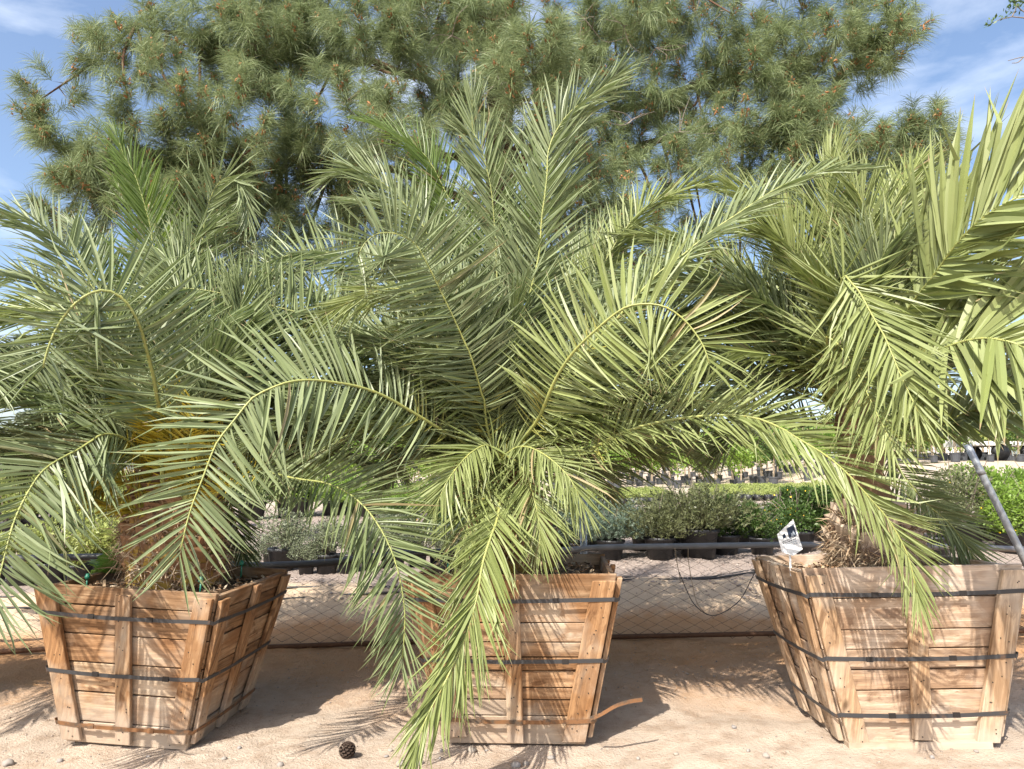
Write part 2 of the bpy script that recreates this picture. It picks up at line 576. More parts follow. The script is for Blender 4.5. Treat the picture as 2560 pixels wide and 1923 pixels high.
M['fol_grey'] = leaf_mat('silvery_foliage', (0.145, 0.175, 0.10), (0.225, 0.25, 0.155), tip=None, trans=0.2)
M['fol_deep'] = leaf_mat('deep_green_foliage', (0.05, 0.10, 0.022), (0.10, 0.165, 0.038), tip=None, trans=0.25)
M['fol_bright'] = leaf_mat('bright_green_foliage', (0.16, 0.27, 0.035), (0.25, 0.36, 0.07), tip=None, trans=0.35)
M['fol_lime'] = leaf_mat('yellow_green_foliage', (0.27, 0.33, 0.08), (0.36, 0.39, 0.13), tip=None, trans=0.3)
M['fol_olive'] = leaf_mat('olive_foliage', (0.105, 0.125, 0.05), (0.17, 0.18, 0.085), tip=None, trans=0.2)
M['flower'] = plain('yellow_flower', (0.75, 0.48, 0.03), 0.6)
M['trailer'] = plain('white_trailer_paint', (0.74, 0.73, 0.71), 0.4, 0.4, 0, 0.04, 3)
M['roof'] = plain('tan_roof', (0.42, 0.29, 0.20), 0.9, 0.1)

# ------------------------------------------------------------------ ground: one sheet to the horizon
xs_in = np.arange(-4.6, 4.601, 0.035)
g = np.geomspace(0.05, 290, 46).cumsum() * 0 + np.geomspace(0.12, 420, 46)
xs = np.concatenate([-(4.6 + g[::-1]), xs_in, 4.6 + g])
ys_in = np.arange(2.4, 7.4, 0.03)
ys = np.concatenate([2.4 - np.geomspace(0.1, 30, 14)[::-1], ys_in, 7.4 + np.geomspace(0.06, 900, 74)])
X, Yg = np.meshgrid(xs, ys)
Z = gz(X, Yg)
V = np.stack([X, Yg, Z], -1).reshape(-1, 3)
nx, ny = len(xs), len(ys)
i, j = np.meshgrid(np.arange(ny - 1), np.arange(nx - 1), indexing='ij')
a = (i * nx + j).ravel()
T = np.vstack([np.stack([a, a + 1, a + nx + 1], 1), np.stack([a, a + nx + 1, a + nx], 1)])
o = MB().add(V, T).build('ground', M['ground'], smooth=True)
o['kind'] = 'structure'


# ------------------------------------------------------------------ crates
def crate(label, loc, yaw, tx, ty, Wt, Wb, H, dr, planks, pm, sm, straps, rusty=(), skid=False, seed=0, dark=()):
    rg = np.random.default_rng(seed + 100)
    rot = Euler((ty, -tx, yaw), 'XYZ')
    root = thing('wooden_crate', label, 'crate', loc, rot, 'tapered wooden crates holding palms')
    tk = 0.028

    def hw(z):
        return (Wb + (Wt - Wb) * z / H) / 2

    def face_board(name, k, z0, z1, s0, s1, o0, o1, mat, along, jit=0.0022, trim=0.0):
        # s0, s1 functions of z giving the position along the face; o0, o1 offsets outward
        bm = bmesh.new()
        side = k % 2 == 1
        P = []
        for z in (z0, z1):
            for s in (s0, s1):
                for of in (o0, o1):
                    d = hw(z) * (1.0 if side else dr) + of
                    P.append((s(z), -d, z))
        P = np.array(P) + rg.uniform(-jit, jit, (8, 3))
        vs = [bm.verts.new(p) for p in P]
        for q in ((0, 1, 3, 2), (4, 6, 7, 5), (0, 4, 5, 1), (2, 3, 7, 6), (0, 2, 6, 4), (1, 5, 7, 3)):
            bm.faces.new([vs[x] for x in q])
        bmesh.ops.recalc_face_normals(bm, faces=bm.faces)
        bmesh.ops.bevel(bm, geom=list(bm.edges), offset=0.0028, segments=1, affect='EDGES')
        bmesh.ops.triangulate(bm, faces=bm.faces)
        bm.verts.index_update()
        A = np.array([v.co for v in bm.verts])
        Tt = np.array([[v.index for v in f.verts] for f in bm.faces])
        bm.free()
        r = rg.random()
        if along:
            S = np.stack([A[:, 0], A[:, 2] + A[:, 1], np.full(len(A), r)], 1)
        else:
            S = np.stack([A[:, 2], A[:, 0] + A[:, 1], np.full(len(A), r)], 1)
        ca, sa = math.cos(k * PI / 2), math.sin(k * PI / 2)
        A = A @ np.array([[ca, sa, 0], [-sa, ca, 0], [0, 0, 1]])
        return MB().add(A, Tt, S).build(name, mat, root)

    tot = sum(planks)
    for k in range(4):
        side = k % 2 == 1
        z = H
        pl = list(planks)
        if side:
            rg.shuffle(pl[1:])
        for n, h in enumerate(pl):
            dz = h / tot * H
            z0, z1 = z - dz + 0.0025, z - 0.0025
            if n == 0:
                z1 += (0.0 if not side else -0.012)
            if side:
                e = lambda zz: hw(zz) * dr - tk - 0.002
            else:
                e = lambda zz: hw(zz)
            jo = rg.uniform(-0.004, 0.004)
            face_board('plank', k, max(z0, 0.004), z1, lambda zz: -e(zz), lambda zz: e(zz), -tk + jo, jo, M['dark_plank'] if n in dark else pm, True)
            z -= dz
        w = 0.098 if not side else 0.085
        for c in (-1, 0, 1):
            ww = w * rg.uniform(0.92, 1.08) * (0.82 if c == 0 else 1)

            def edge(zz, c=c, ww=ww, end=0, side=side):
                full = hw(zz) * (dr if side else 1.0)
                ctr = c * (full - ww / 2 - 0.002)
                return ctr + (ww / 2) * end
            lean = rg.uniform(-0.006, 0.006)
            face_board('slat', k, 0.012 + rg.uniform(0, 0.03), H * rg.uniform(0.955, 0.985),
                       lambda zz, f=edge, l=lean: f(zz, end=-1) + l * zz, lambda zz, f=edge, l=lean: f(zz, end=1) + l * zz,
                       0.0065, 0.031, sm, False)
    # bottom board, so no light passes under the soil
    V, Tt = box((0, 0, 0.02), (Wb - 0.08, Wb * dr - 0.08, 0.02))
    MB().add(V, Tt, np.stack([V[:, 0], V[:, 1], V[:, 2] * 0], 1)).build('bottom_board', pm, root)
    if skid:
        V, Tt = box((-0.02, -hw(0) * dr - 0.012, 0.0), (Wb * 0.96, 0.05, 0.055))
        MB().add(V, Tt, np.stack([V[:, 0], V[:, 2] + V[:, 1], V[:, 2] * 0 + 0.3], 1)).build('skid_board', M['pale_wood'], root)
    # steel straps round the slats
    for n, fz in enumerate(straps):
        zc = fz * H
        of = 0.0335
        mb = MB()
        ring = []
        for (cx, cy) in ((-1, -1), (1, -1), (1, 1), (-1, 1)):
            ring += [(cx, cy, 0), (cx, cy, 1)] if cx * cy < 0 else [(cx, cy, 1), (cx, cy, 0)]
        P0, P1 = [], []
        m = 0.0092
        for q in range(8):
            ax, ay, aw = ring[q]
            bx, by, bw = ring[(q + 1) % 8]
            for tt in np.linspace(0, 1, 9, endpoint=False) if aw == bw else (0.0, 0.5):
                sag = -0.009 * math.sin(PI * tt) + rg.uniform(-0.0015, 0.0015)
                for e, Pl in ((-m, P0), (m, P1)):
                    zz = zc + e + sag
                    pa = (ax * (hw(zz) + (of if aw else .006)), ay * (hw(zz) * dr + (.006 if aw else of)))
                    pb = (bx * (hw(zz) + (of if bw else .006)), by * (hw(zz) * dr + (.006 if bw else of)))
                    Pl.append((pa[0] + (pb[0] - pa[0]) * tt, pa[1] + (pb[1] - pa[1]) * tt, zz))
        P0, P1 = np.array(P0), np.array(P1)
        ctr = np.array([0, 0, zc])
        nr = P0 - ctr
        nr[:, 2] = 0
        nr = nrm(nr) * 0.002
        n_ = len(P0)
        Vr = np.vstack([P0, P1, P0 + nr, P1 + nr])
        Tt = []
        for q in range(n_):
            k2 = (q + 1) % n_
            for a_, b_ in ((2 * n_, 3 * n_), (n_, 0), (0, 2 * n_), (3 * n_, n_)):
                Tt += [(a_ + q, a_ + k2, b_ + k2), (a_ + q, b_ + k2, b_ + q)]
        mb.add(Vr, Tt).build('strap', M['rusty_strap'] if n in rusty else M['strap'], root)
    for n, fz in enumerate(straps):
        zc = fz * H
        for sx in (rg.uniform(-.55, -.35), rg.uniform(.3, .6)):
            V, Tt = box((sx * hw(zc), -(hw(zc) * dr + .0345), zc - .006), (.03, .006, .022))
            MB().add(V, Tt).build('buckle', M['rusty_strap'] if n in rusty else M['nail'], root)
    # nail heads on the front and side slats
    mb = MB()
    a = np.linspace(0, 2 * PI, 6, endpoint=False)
    for k in (0, 1, 3):
        side = k % 2 == 1
        for c in (-1, 0, 1):
            z = H
            for h in planks:
                z -= h / tot * H
                for q in range(2):
                    zz = z + rg.uniform(0.25, 0.75) * h / tot * H
                    full = hw(zz) * (dr if side else 1.0)
                    x = c * (full - 0.05) + rg.uniform(-0.026, 0.026)
                    d = hw(zz) * (1.0 if side else dr) + 0.0325
                    P = np.stack([x + 0.0032 * np.cos(a), np.full(6, -d), zz + 0.0032 * np.sin(a)], 1)
                    ca, sa = math.cos(k * PI / 2), math.sin(k * PI / 2)
                    P = P @ np.array([[ca, sa, 0], [-sa, ca, 0], [0, 0, 1]])
                    mb.add(P, [(0, 1, 2), (0, 2, 3), (0, 3, 4), (0, 4, 5)])
    mb.build('nails', M['nail'], root)['kind'] = 'stuff'
    # soil and chips inside
    zs = H - 0.065
    n = 26
    u = np.linspace(-1, 1, n)
    UX, UY = np.meshgrid(u, u)
    hs = hw(zs) - tk - 0.004
    SX, SY = UX * hs, UY * (hw(zs) * dr - tk - 0.004)
    SZ = zs + 0.05 * np.exp(-(UX ** 2 + UY ** 2) * 3) + 0.02 * (vnoise(SX * 14 + seed, SY * 14, 5) - .5)
    V = np.stack([SX, SY, SZ], -1).reshape(-1, 3)
    i, j = np.meshgrid(np.arange(n - 1), np.arange(n - 1), indexing='ij')
    q = (i * n + j).ravel()
    Tt = np.vstack([np.stack([q, q + 1, q + n + 1], 1), np.stack([q, q + n + 1, q + n], 1)])
    mb = MB().add(V, Tt)
    so = mb.build('potting_soil', M['soil'], None, True)
    so.matrix_world = Matrix.Translation(loc) @ rot.to_matrix().to_4x4()
    tag(so, kind='stuff')
    mb = MB()
    N = 700
    cx, cy = rg.uniform(-1, 1, N), rg.uniform(-1, 1, N)
    px, py = cx * hs * 0.97, cy * (hw(zs) * dr - tk) * 0.97
    pz = zs + 0.05 * np.exp(-(cx ** 2 + cy ** 2) * 3) + 0.012 + rg.uniform(0, 0.012, N)
    L, W = rg.uniform(0.012, 0.045, N), rg.uniform(0.005, 0.014, N)
    az, tl = rg.uniform(0, 2 * PI, N), rg.normal(0, 0.35, N)
    du = np.stack([np.cos(az) * np.cos(tl), np.sin(az) * np.cos(tl), np.sin(tl)], 1)
    dv = np.stack([-np.sin(az), np.cos(az), rg.normal(0, .3, N)], 1)
    C = np.stack([px, py, pz], 1)
    quad = np.stack([C - du * L[:, None] / 2 - dv * W[:, None] / 2, C + du * L[:, None] / 2 - dv * W[:, None] / 2,
                     C + du * L[:, None] / 2 + dv * W[:, None] / 2, C - du * L[:, None] / 2 + dv * W[:, None] / 2], 1).reshape(-1, 3)
    b = np.arange(N)[:, None] * 4
    Tt = np.vstack([b + [0, 1, 2], b + [0, 2, 3]])
    S = np.zeros((4 * N, 3))
    S[:, 2] = np.repeat(rg.random(N), 4)
    ch = mb.add(quad, Tt, S).build('bark_chips', M['chips'])
    ch.matrix_world = so.matrix_world.copy()
    tag(ch, kind='stuff')
    return root, so.matrix_world.copy(), zs


PL_L = [67, 103, 100, 105, 105, 80]
PL_M = [97, 80, 70, 55, 50, 60, 45, 60, 107]
PL_R = [115, 118, 72, 75, 75, 100, 105]
CR = {}
CR['L'] = crate('orange brown crate turned to show its shaded right side, weed in its corner', (-1.844, 3.676, -0.012), -0.071, -0.044, 0.008,
                0.899, 0.609, 0.765, 0.913, PL_L, M['plank'], M['slat'], (0.83, 0.47, 0.14), (2,), seed=1, dark=(0, 1))
CR['M'] = crate('wooden crate with a loose rusty strap end, half hidden by a drooping frond', (0.047, 3.615, 0.026), -0.084, 0.018, -0.02,
                0.976, 0.637, 0.795, 1.0, PL_M, M['plank'], M['slat'], (0.86, 0.51, 0.16), (2,), seed=2, dark=(0, 4, 7))
CR['R'] = crate('pale weathered crate with white tag in its corner', (1.858, 3.406, 0.066), -0.054, 0.03, -0.034,
                0.974, 0.65, 0.80, 0.72, PL_R, M['pale_wood'], M['pale_slat'], (0.855, 0.50, 0.19), (), True, seed=3)
CR['F'] = crate('wooden crate cut off by the left picture edge', (-3.95, 3.75, -0.05), 0.05, 0, 0,
                0.93, 0.63, 0.78, 0.95, PL_L, M['plank'], M['slat'], (0.83, 0.47, 0.14), (), seed=4)


def loose_strap():
    root = CR['M'][0]
    P = smooth_path([at(1474, 1797, 3.12), at(1500, 1788, 3.12), at(1540, 1765, 3.12), at(1575, 1754, 3.13), at(1606, 1750, 3.15)], 12)
    up = np.array([0, 0, 0.0085])
    th = np.array([0, 0.0025, 0])
    V = np.vstack([P - up, P + up, P - up + th, P + up + th])
    n = len(P)
    Tt = []
    for q in range(n - 1):
        for a_, b_ in ((0, n), (3 * n, 2 * n), (n, 3 * n), (2 * n, 0)):
            Tt += [(a_ + q, a_ + q + 1, b_ + q + 1), (a_ + q, b_ + q + 1, b_ + q)]
    ob = MB().add(V, Tt).build('strap_end', M['rusty_strap'], root)
    ob.matrix_parent_inverse = (Matrix.Translation(root.location) @ root.rotation_euler.to_matrix().to_4x4()).inverted()
    ob['label'] = 'loose rusty strap end bent out past the corner'


loose_strap()

# ------------------------------------------------------------------ palms
NS = 5
SL = np.array([0, 0.18, 0.42, 0.72, 1.0])
WL = np.array([0.45, 0.95, 1.0, 0.62, 0.0])


def leaflet_variant(bend, sweep, hook, fold):
    V, S = [], []
    for k, s in enumerate(SL):
        z = -bend * s ** 2 - hook * max(0, s - 0.72) ** 1.5
        y = sweep * s ** 2
        x = s - 0.35 * bend * bend * s ** 3
        w = WL[k] / 2
        if k < NS - 1:
            for e in (-1, 0, 1):
                V.append((x, e * w, z + (fold * w if e else 0)))
                S.append((s, e * 0.5 + 0.5, 0))
        else:
            V.append((x, 0, z))
            S.append((s, 0.5, 0))
    Vv = np.array(V)
    # y: column 0 carries sweep in length units, so keep it apart from the width scale
    T = []
    for k in range(NS - 2):
        for e in (0, 1):
            q = k * 3 + e
            T += [(q, q + 3, q + 4), (q, q + 4, q + 1)]
    q = (NS - 2) * 3
    T += [(q, q + 3, q + 1), (q + 1, q + 3, q + 2)]
    return Vv, np.array(T), np.array(S), None


VARS = [leaflet_variant(b, s, h, f) for b, s, h, f in
        ((0.03, 0.4, 0, .05), (0.07, -0.6, 0.3, .05), (0.13, 0.8, 0.0, .045), (0.02, -0.3, 0, .055),
         (0.20, 0.5, 0.5, .045), (0.10, -0.9, 1.1, .05), (0.05, 0.2, 0.0, .06), (0.28, -0.5, 0.2, .045))]
VAR_MESH = {}


def var_mesh(vi, mat):
    key = (vi, mat.name)
    if key not in VAR_MESH:
        V, T, S, _ = VARS[vi]
        S = S.copy()
        S[:, 2] = (vi * 0.37) % 1
        VAR_MESH[key] = MB().add(V, T, S).mesh('leaflet', mat, False)
    return VAR_MESH[key]


def put_leaflets(mb, vi, pos, D, Sd, N, L, W, rnd):
    """Many leaflets of one variant into the builder."""
    if len(pos) == 0:
        return
    V, T, S, _ = VARS[vi]
    P = (pos[:, None] + D[:, None] * (V[None, :, 0:1] * L[:, None, None]) + Sd[:, None] * (V[None, :, 1:2] * W[:, None, None])
         + N[:, None] * (V[None, :, 2:3] * L[:, None, None]))
    n, k = len(pos), len(V)
    TT = (T[None] + (np.arange(n) * k)[:, None, None]).reshape(-1, 3)
    SS = np.tile(S, (n, 1))
    SS[:, 2] = np.repeat(rnd, k)
    mb.add(P.reshape(-1, 3), TT, SS)


def frond(root, org, path, rg, n=62, L=0.40, W=0.026, face=0.6, mat='leaf', pet=0.14, single=False, grav=0.12,
          th0=66, th1=22, elev=16, side_bias=(1, 1), rad=0.0125, keep=1.0, spine_len=0.13, roll=0.0, spine='spine'):
    """One pinnate frond along a path of world points, base first: rachis (the part), leaflets and spines under it."""
    NP = 90
    if W < 0.03:
        W *= 0.74 if single else 0.60
        n = n if single else int(n * 1.4)
    path = np.array(path, float)
    path[0] += rg.uniform(-.05, .05, 3) + np.array([0, 0, -.04])
    P = smooth_path(path, NP)
    T = nrm(np.gradient(P, axis=0))
    t = np.linspace(0, 1, NP)
    cam_dir = nrm(np.array([0, 0, CAM_Z]) - P)
    up = np.array([0, 0, 1.0])
    Nn = (1 - face) * up + face * cam_dir
    Nn = nrm(Nn - T * (Nn * T).sum(1, keepdims=True))
    # smooth the frame along the rachis so that it does not flip
    for k in range(1, NP):
        if Nn[k] @ Nn[k - 1] < 0.2:
            Nn[k] = Nn[k - 1] - T[k] * (Nn[k - 1] @ T[k])
            Nn[k] /= np.linalg.norm(Nn[k]) + 1e-9
    for _ in range(10):
        Nn[1:-1] = nrm(Nn[:-2] + Nn[1:-1] * 2 + Nn[2:])
    Nn = nrm(Nn - T * (Nn * T).sum(1, keepdims=True))
    if roll:
        B = np.cross(T, Nn)
        Nn = nrm(Nn * math.cos(roll) + B * math.sin(roll))
    Sv = np.cross(T, Nn)
    rad = rad * 0.82
    rr = rad * (1.0 - 0.80 * t ** 0.75) + 0.0012
    rr[:14] *= np.linspace(2.3, 1.0, 14)
    V, Tt, S = tube(P[::2], rr[::2], 6, 0.7)
    ro = MB().add(V, Tt, S).build('frond', M['rachis'], root, True, org)
    items = []
    for sgn, bias in ((-1, side_bias[0]), (1, side_bias[1])):
        tt = pet + (1 - pet) * (np.arange(n) + rg.uniform(-0.35, 0.35, n) + 0.5) / n
        tt = np.clip(tt, 0, 0.999)
        x = (tt - pet) / (1 - pet)
        k = tt * (NP - 1)
        i0 = np.clip(k.astype(int), 0, NP - 2)
        f = (k - i0)[:, None]
        lerp = lambda A: A[i0] * (1 - f) + A[i0 + 1] * f
        p, tv, nv, sv = lerp(P), nrm(lerp(T)), nrm(lerp(Nn)), nrm(lerp(Sv))
        th = np.radians((th0 + (th1 - th0) * x ** 0.9) * (1 - 0.62 * np.clip((x - .86) / .14, 0, 1)) + rg.normal(0, 5, n))
        el = np.radians((elev if not single else -3) + rg.normal(0, 11 if not single else 8, n))
        D = np.cos(th)[:, None] * tv + np.sin(th)[:, None] * (sgn * np.cos(el)[:, None] * sv + np.sin(el)[:, None] * nv)
        D = D + np.array([0, 0, -1.0]) * (grav * rg.uniform(0.5, 1.5, n))[:, None]
        D = nrm(D)
        Ln = L * bias * (0.50 + 0.50 * np.sin(np.clip(x * 2.4 + 0.45, 0, PI / 2))) * (1 - 0.45 * np.clip((x - 0.6) / 0.4, 0, 1) ** 1.4)
        Ln = Ln * rg.uniform(0.85, 1.1, n)
        Wn = W * rg.uniform(0.8, 1.15, n) * (0.8 + 0.2 * np.sin(np.clip(x * 3, 0, PI / 2))) * (1 - 0.35 * np.clip((x - .7) / .3, 0, 1))
        Nl = nv + rg.normal(0, 0.75, (n, 3))
        Nl = nrm(Nl - D * (Nl * D).sum(1, keepdims=True))
        Sl = np.cross(Nl, D)
        vi = rg.choice(8, n, p=(.2, .16, .13, .18, .08, .08, .12, .05))
        ok = rg.random(n) < keep
        items.append((p[ok], D[ok], Sl[ok], Nl[ok], Ln[ok], Wn[ok], vi[ok], rg.random(n)[ok]))
    p, D, Sl, Nl, Ln, Wn, vi, rnd = [np.concatenate(z) for z in zip(*items)]
    if single:
        org_ = np.asarray(org)
        for q in range(len(p)):
            o = bpy.data.objects.new('leaflet', var_mesh(int(vi[q]), M[mat]))
            COL.objects.link(o)
            o.parent = ro
            b = p[q] - org_
            d, s, nn = D[q] * Ln[q], Sl[q] * Wn[q], Nl[q] * Ln[q]
            o.matrix_basis = Matrix(((d[0], s[0], nn[0], b[0]), (d[1], s[1], nn[1], b[1]), (d[2], s[2], nn[2], b[2]), (0, 0, 0, 1)))
    else:
        mb = MB()
        for v_ in range(8):
            m = vi == v_
            put_leaflets(mb, v_, p[m], D[m], Sl[m], Nl[m], Ln[m], Wn[m], rnd[m])
        mb.build('leaflets', M[mat], ro, False, org)['kind'] = 'stuff'
    # yellow spines near the base
    ns = max(6, int((26 if root == pL else 11) * (pet + 0.12) / 0.26))
    if spine_len > 0:
        mb = MB()
        for sgn in (-1, 1):
            tt = rg.uniform(0.05, pet + 0.10, ns)
            k = (tt * (NP - 1)).astype(int)
            D = nrm(0.6 * T[k] + sgn * Sv[k] + Nn[k] * rg.uniform(0.1, 0.7, ns)[:, None] + rg.normal(0, .15, (ns, 3)))
            Nl = nrm(Nn[k] - D * (Nn[k] * D).sum(1, keepdims=True))
            Sl = np.cross(Nl, D)
            put_leaflets(mb, 0, P[k], D, Sl, Nl, spine_len * rg.uniform(0.5, 1.2, ns) * (0.5 + tt / (pet + .1)), np.full(ns, 0.0075), rg.random(ns))
        mb.build('spines', M['spine' if root == pL else 'spine_green'], ro, True, org)['kind'] = 'stuff'
    return ro


def px_path(pts, Ys):
    """pts: pixels base first; Ys: distances (base, ..., tip), spread along the path by length."""
    pts = np.array(pts, float)
    l = np.concatenate([[0], np.cumsum(np.linalg.norm(np.diff(pts, axis=0), axis=1))])
    l /= l[-1]
    Yv = np.interp(l, np.linspace(0, 1, len(Ys)), Ys)
    return np.array([at(u, v, y) for (u, v), y in zip(pts, Yv)])


def wild_path(c, az, el, length, droop, n=14, r0=0.07):
    """A frond path that leaves the crown c at azimuth az, elevation el and bends over."""
    az, el = math.radians(az), math.radians(el)
    h = np.array([math.cos(az), math.sin(az), 0])
    P = [np.asarray(c, float) + h * r0]
    for k in range(n):
        t = (k + 0.5) / n
        e = el - math.radians(droop) * t ** 1.4
        P.append(P[-1] + (h * math.cos(e) + np.array([0, 0, 1]) * math.sin(e)) * length / n)
    return np.array(P)


def trunk(root, org, base, top, r0, r1, rg, mat, bootmat, n_boot, fibre, blen=0.10):
    base, top = np.asarray(base), np.asarray(top)
    H = np.linalg.norm(top - base)
    P = np.array([base + (top - base) * s for s in np.linspace(-0.08, 1, 9)])
    rad = np.interp(np.linspace(0, 1, 9), (0, .3, .8, 1), (r0 * 0.9, r0, r1, r1 * 0.7))
    V, T, S = tube(P, rad, 14)
    V = V + rg.normal(0, 0.006, V.shape)
    MB().add(V, T, S).build('trunk', mat, root, False, org)
    ga = 2.39996
    for q in range(n_boot):
        s = (q + 0.5) / n_boot
        a = q * ga
        c = base + (top - base) * s
        r = np.interp(s, (0, .3, .8, 1), (r0 * 0.9, r0, r1, r1 * 0.7)) * 0.96
        out = np.array([math.cos(a), math.sin(a), 0])
        tan = np.array([-math.sin(a), math.cos(a), 0])
        Lb = blen * rg.uniform(0.75, 1.25)
        wb = rg.uniform(0.06, 0.085) * (r0 / 0.2)
        d = nrm(out * rg.uniform(.15, .55) + np.array([0, 0, 1.0]) + tan * rg.normal(0, .15))
        thn = nrm(np.cross(tan, d)) * 0.018
        p0, p1 = c + out * r - d * 0.03, c + out * (r + .012) + d * Lb
        V = np.array([p0 - tan * wb - thn, p0 + tan * wb - thn, p0 - tan * wb * .95 + thn, p0 + tan * wb * .95 + thn,
                      p1 - tan * wb * .62 - thn * .7, p1 + tan * wb * .55 - thn * .7, p1 - tan * wb * .55 + thn * .6 + d * 0.012, p1 + tan * wb * .62 + thn * .6 - d * .012])
        V += rg.normal(0, 0.006, V.shape)
        S = np.zeros((8, 3))
        S[4:, 0] = 1
        S[:, 2] = rg.random()
        MB().add(V, BOX_T, S).build('leaf_base', bootmat, root, False, org)
    # loose fibre: thin curled strips
    mb = MB()
    for q in range(fibre):
        s, a = rg.random(), rg.uniform(0, 2 * PI)
        c = base + (top - base) * s
        r = np.interp(s, (0, .3, .8, 1), (r0 * 0.9, r0, r1, r1 * 0.7)) + 0.01
        p = c + np.array([math.cos(a), math.sin(a), 0]) * r
        d = nrm(np.array([-math.sin(a), math.cos(a), 0]) * rg.normal(0, 1) + np.array([0, 0, rg.normal(0, .7)]) + np.array([math.cos(a), math.sin(a), 0]) * rg.uniform(0, .6))
        L = rg.uniform(0.05, 0.16)
        w = nrm(np.cross(d, rg.normal(0, 1, 3))) * rg.uniform(0.0012, 0.004)
        sag = np.array([0, 0, -0.3]) * L
        V = np.array([p - w, p + w, p + d * L * .5 - w, p + d * L * .5 + w, p + d * L + sag * .6])
        S = np.zeros((5, 3))
        S[:, 2] = rg.random()
        mb.add(V, [(0, 1, 2), (1, 3, 2), (2, 3, 4)], S)
    mb.build('fibre', M['fibre'], root, False, org)['kind'] = 'stuff'


def crate_top(k, dz=0.0):
    root, mw, zs = CR[k]
    return np.array(mw @ Vector((0, 0, zs + dz)))


CL, CM, CRR = at(430, 1195, 3.68), at(1245, 1180, 3.62), at(2132, 1010, 3.42)


def thicket(root, org, C, Y, rg, count, W=0.021):
    """More fronds in all directions round a crown, to the density of the real one."""
    for q in range(count):
        a = math.radians(14 + 152 * (q + rg.uniform(.2, .8)) / count)
        L = rg.uniform(380, 620)
        d = np.array([math.cos(a), -math.sin(a)])
        y1 = Y + rg.uniform(-.35, .65)
        bend = rg.uniform(.12, .34) * L
        pts = [C, C + d * L * .35 + np.array([0, -.10 * L]), C + d * L * .7 + np.array([0, -.06 * L + bend * .3]), C + d * L + np.array([0, bend])]
        frond(root, org, px_path(pts, (Y, (Y + y1) / 2, y1, y1 - rg.uniform(0, .15))), rg, 60, rg.uniform(.32, .42), W, rg.uniform(.25, .6),
              str(rg.choice(['leaf', 'leaf', 'leaf_olive', 'leaf'])), 0.2, False, rg.uniform(0, .14), rad=0.010)


# ---- left palm
oL = crate_top('L', 0.03)
pL = thing('palm_tree', 'stout palm in the orange brown crate, bright yellow leaf bases', 'palm', oL, group='palms growing in crates')
rgL = np.random.default_rng(21)
trunk(pL, oL, oL, CL + np.array([0, 0, -0.03]), 0.235, 0.20, rgL, M['trunk'], M['boot'], 84, 2600, 0.075)
C = (430, 1185)
frond(pL, oL, px_path([C, (405, 1080), (391, 987), (383, 940), (368, 881), (352, 822), (332, 779), (309, 748), (274, 728), (242, 728), (207, 744), (176, 771), (152, 803), (133, 838), (117, 881), (105, 930)],
      (3.62, 3.2, 2.9, 2.75, 2.7)), rgL, 74, 0.38, 0.026, 0.75, 'leaf', 0.16, True, 0.06, 52, 84, rad=0.017)
frond(pL, oL, px_path([C, (330, 1110), (265, 1085), (225, 1105), (195, 1124), (149, 1148), (109, 1175), (78, 1216), (43, 1283), (23, 1342), (0, 1434), (-30, 1540)],
      (3.62, 3.2, 2.9, 2.7, 2.6)), rgL, 70, 0.42, 0.024, 0.6, 'leaf', 0.18, True, 0.06, 66, 52)
frond(pL, oL, px_path([C, (560, 1175), (640, 1172), (709, 1190), (756, 1199), (811, 1207), (866, 1230), (909, 1265), (940, 1304), (967, 1351), (987, 1400), (1003, 1464), (1012, 1532), (1010, 1600), (1004, 1665)],
      (3.6, 3.3, 3.05, 2.9, 2.85)), rgL, 80, 0.36, 0.021, 0.6, 'leaf', 0.24, False, 0.08, 62, 48)
frond(pL, oL, px_path([C, (408, 900), (383, 622), (375, 563), (364, 520), (352, 481), (336, 434), (313, 395), (296, 350)], (3.7, 3.85, 3.95, 3.95)), rgL, 78, 0.40, 0.025, 0.55, 'leaf_green', 0.16, False, 0.05, 62, 20)
frond(pL, oL, px_path([C, (340, 930), (250, 750), (203, 674), (184, 642), (156, 607), (117, 580), (78, 556), (39, 545), (0, 541), (-70, 560)], (3.68, 3.75, 3.8, 3.7)), rgL, 70, 0.42, 0.026, 0.5, 'leaf', 0.2, False, 0.04, 66, 24)
frond(pL, oL, px_path([C, (500, 900), (506, 620), (515, 540), (526, 497), (547, 457), (579, 442), (604, 462), (616, 500), (620, 560)], (3.7, 3.95, 4.05, 3.95)), rgL, 60, 0.34, 0.026, 0.6, 'leaf', 0.25, False, 0.15)
frond(pL, oL, px_path([C, (320, 960), (220, 830), (165, 790), (125, 779), (78, 769), (39, 775), (0, 791), (-60, 830)], (3.62, 3.4, 3.2, 3.1)), rgL, 56, 0.34, 0.022, 0.5, 'leaf_olive', 0.25, False, 0.3)
frond(pL, oL, px_path([C, (520, 1200), (565, 1240), (590, 1310), (605, 1380), (614, 1420)], (3.75, 4.0, 4.1, 4.1)), rgL, 44, 0.24, 0.018, 0.6, 'leaf_dark', 0.25, False, 0.2)
frond(pL, oL, px_path([C, (300, 1080), (160, 1010), (60, 985), (-60, 1010), (-140, 1080)], (3.6, 3.35, 3.1, 3.0)), rgL, 60, 0.40, 0.024, 0.4, 'leaf', 0.15, False, 0.1)
frond(pL, oL, px_path([C, (250, 1000), (120, 900), (0, 870), (-100, 880)], (3.75, 3.9, 4.0, 4.0)), rgL, 60, 0.40, 0.024, 0.3, 'leaf_dark', 0.15, False, 0.1)
frond(pL, oL, px_path([C, (560, 960), (640, 840), (720, 790), (800, 800), (870, 860)], (3.7, 3.7, 3.65, 3.6)), rgL, 62, 0.40, 0.025, 0.4, 'leaf', 0.15, False, 0.1)
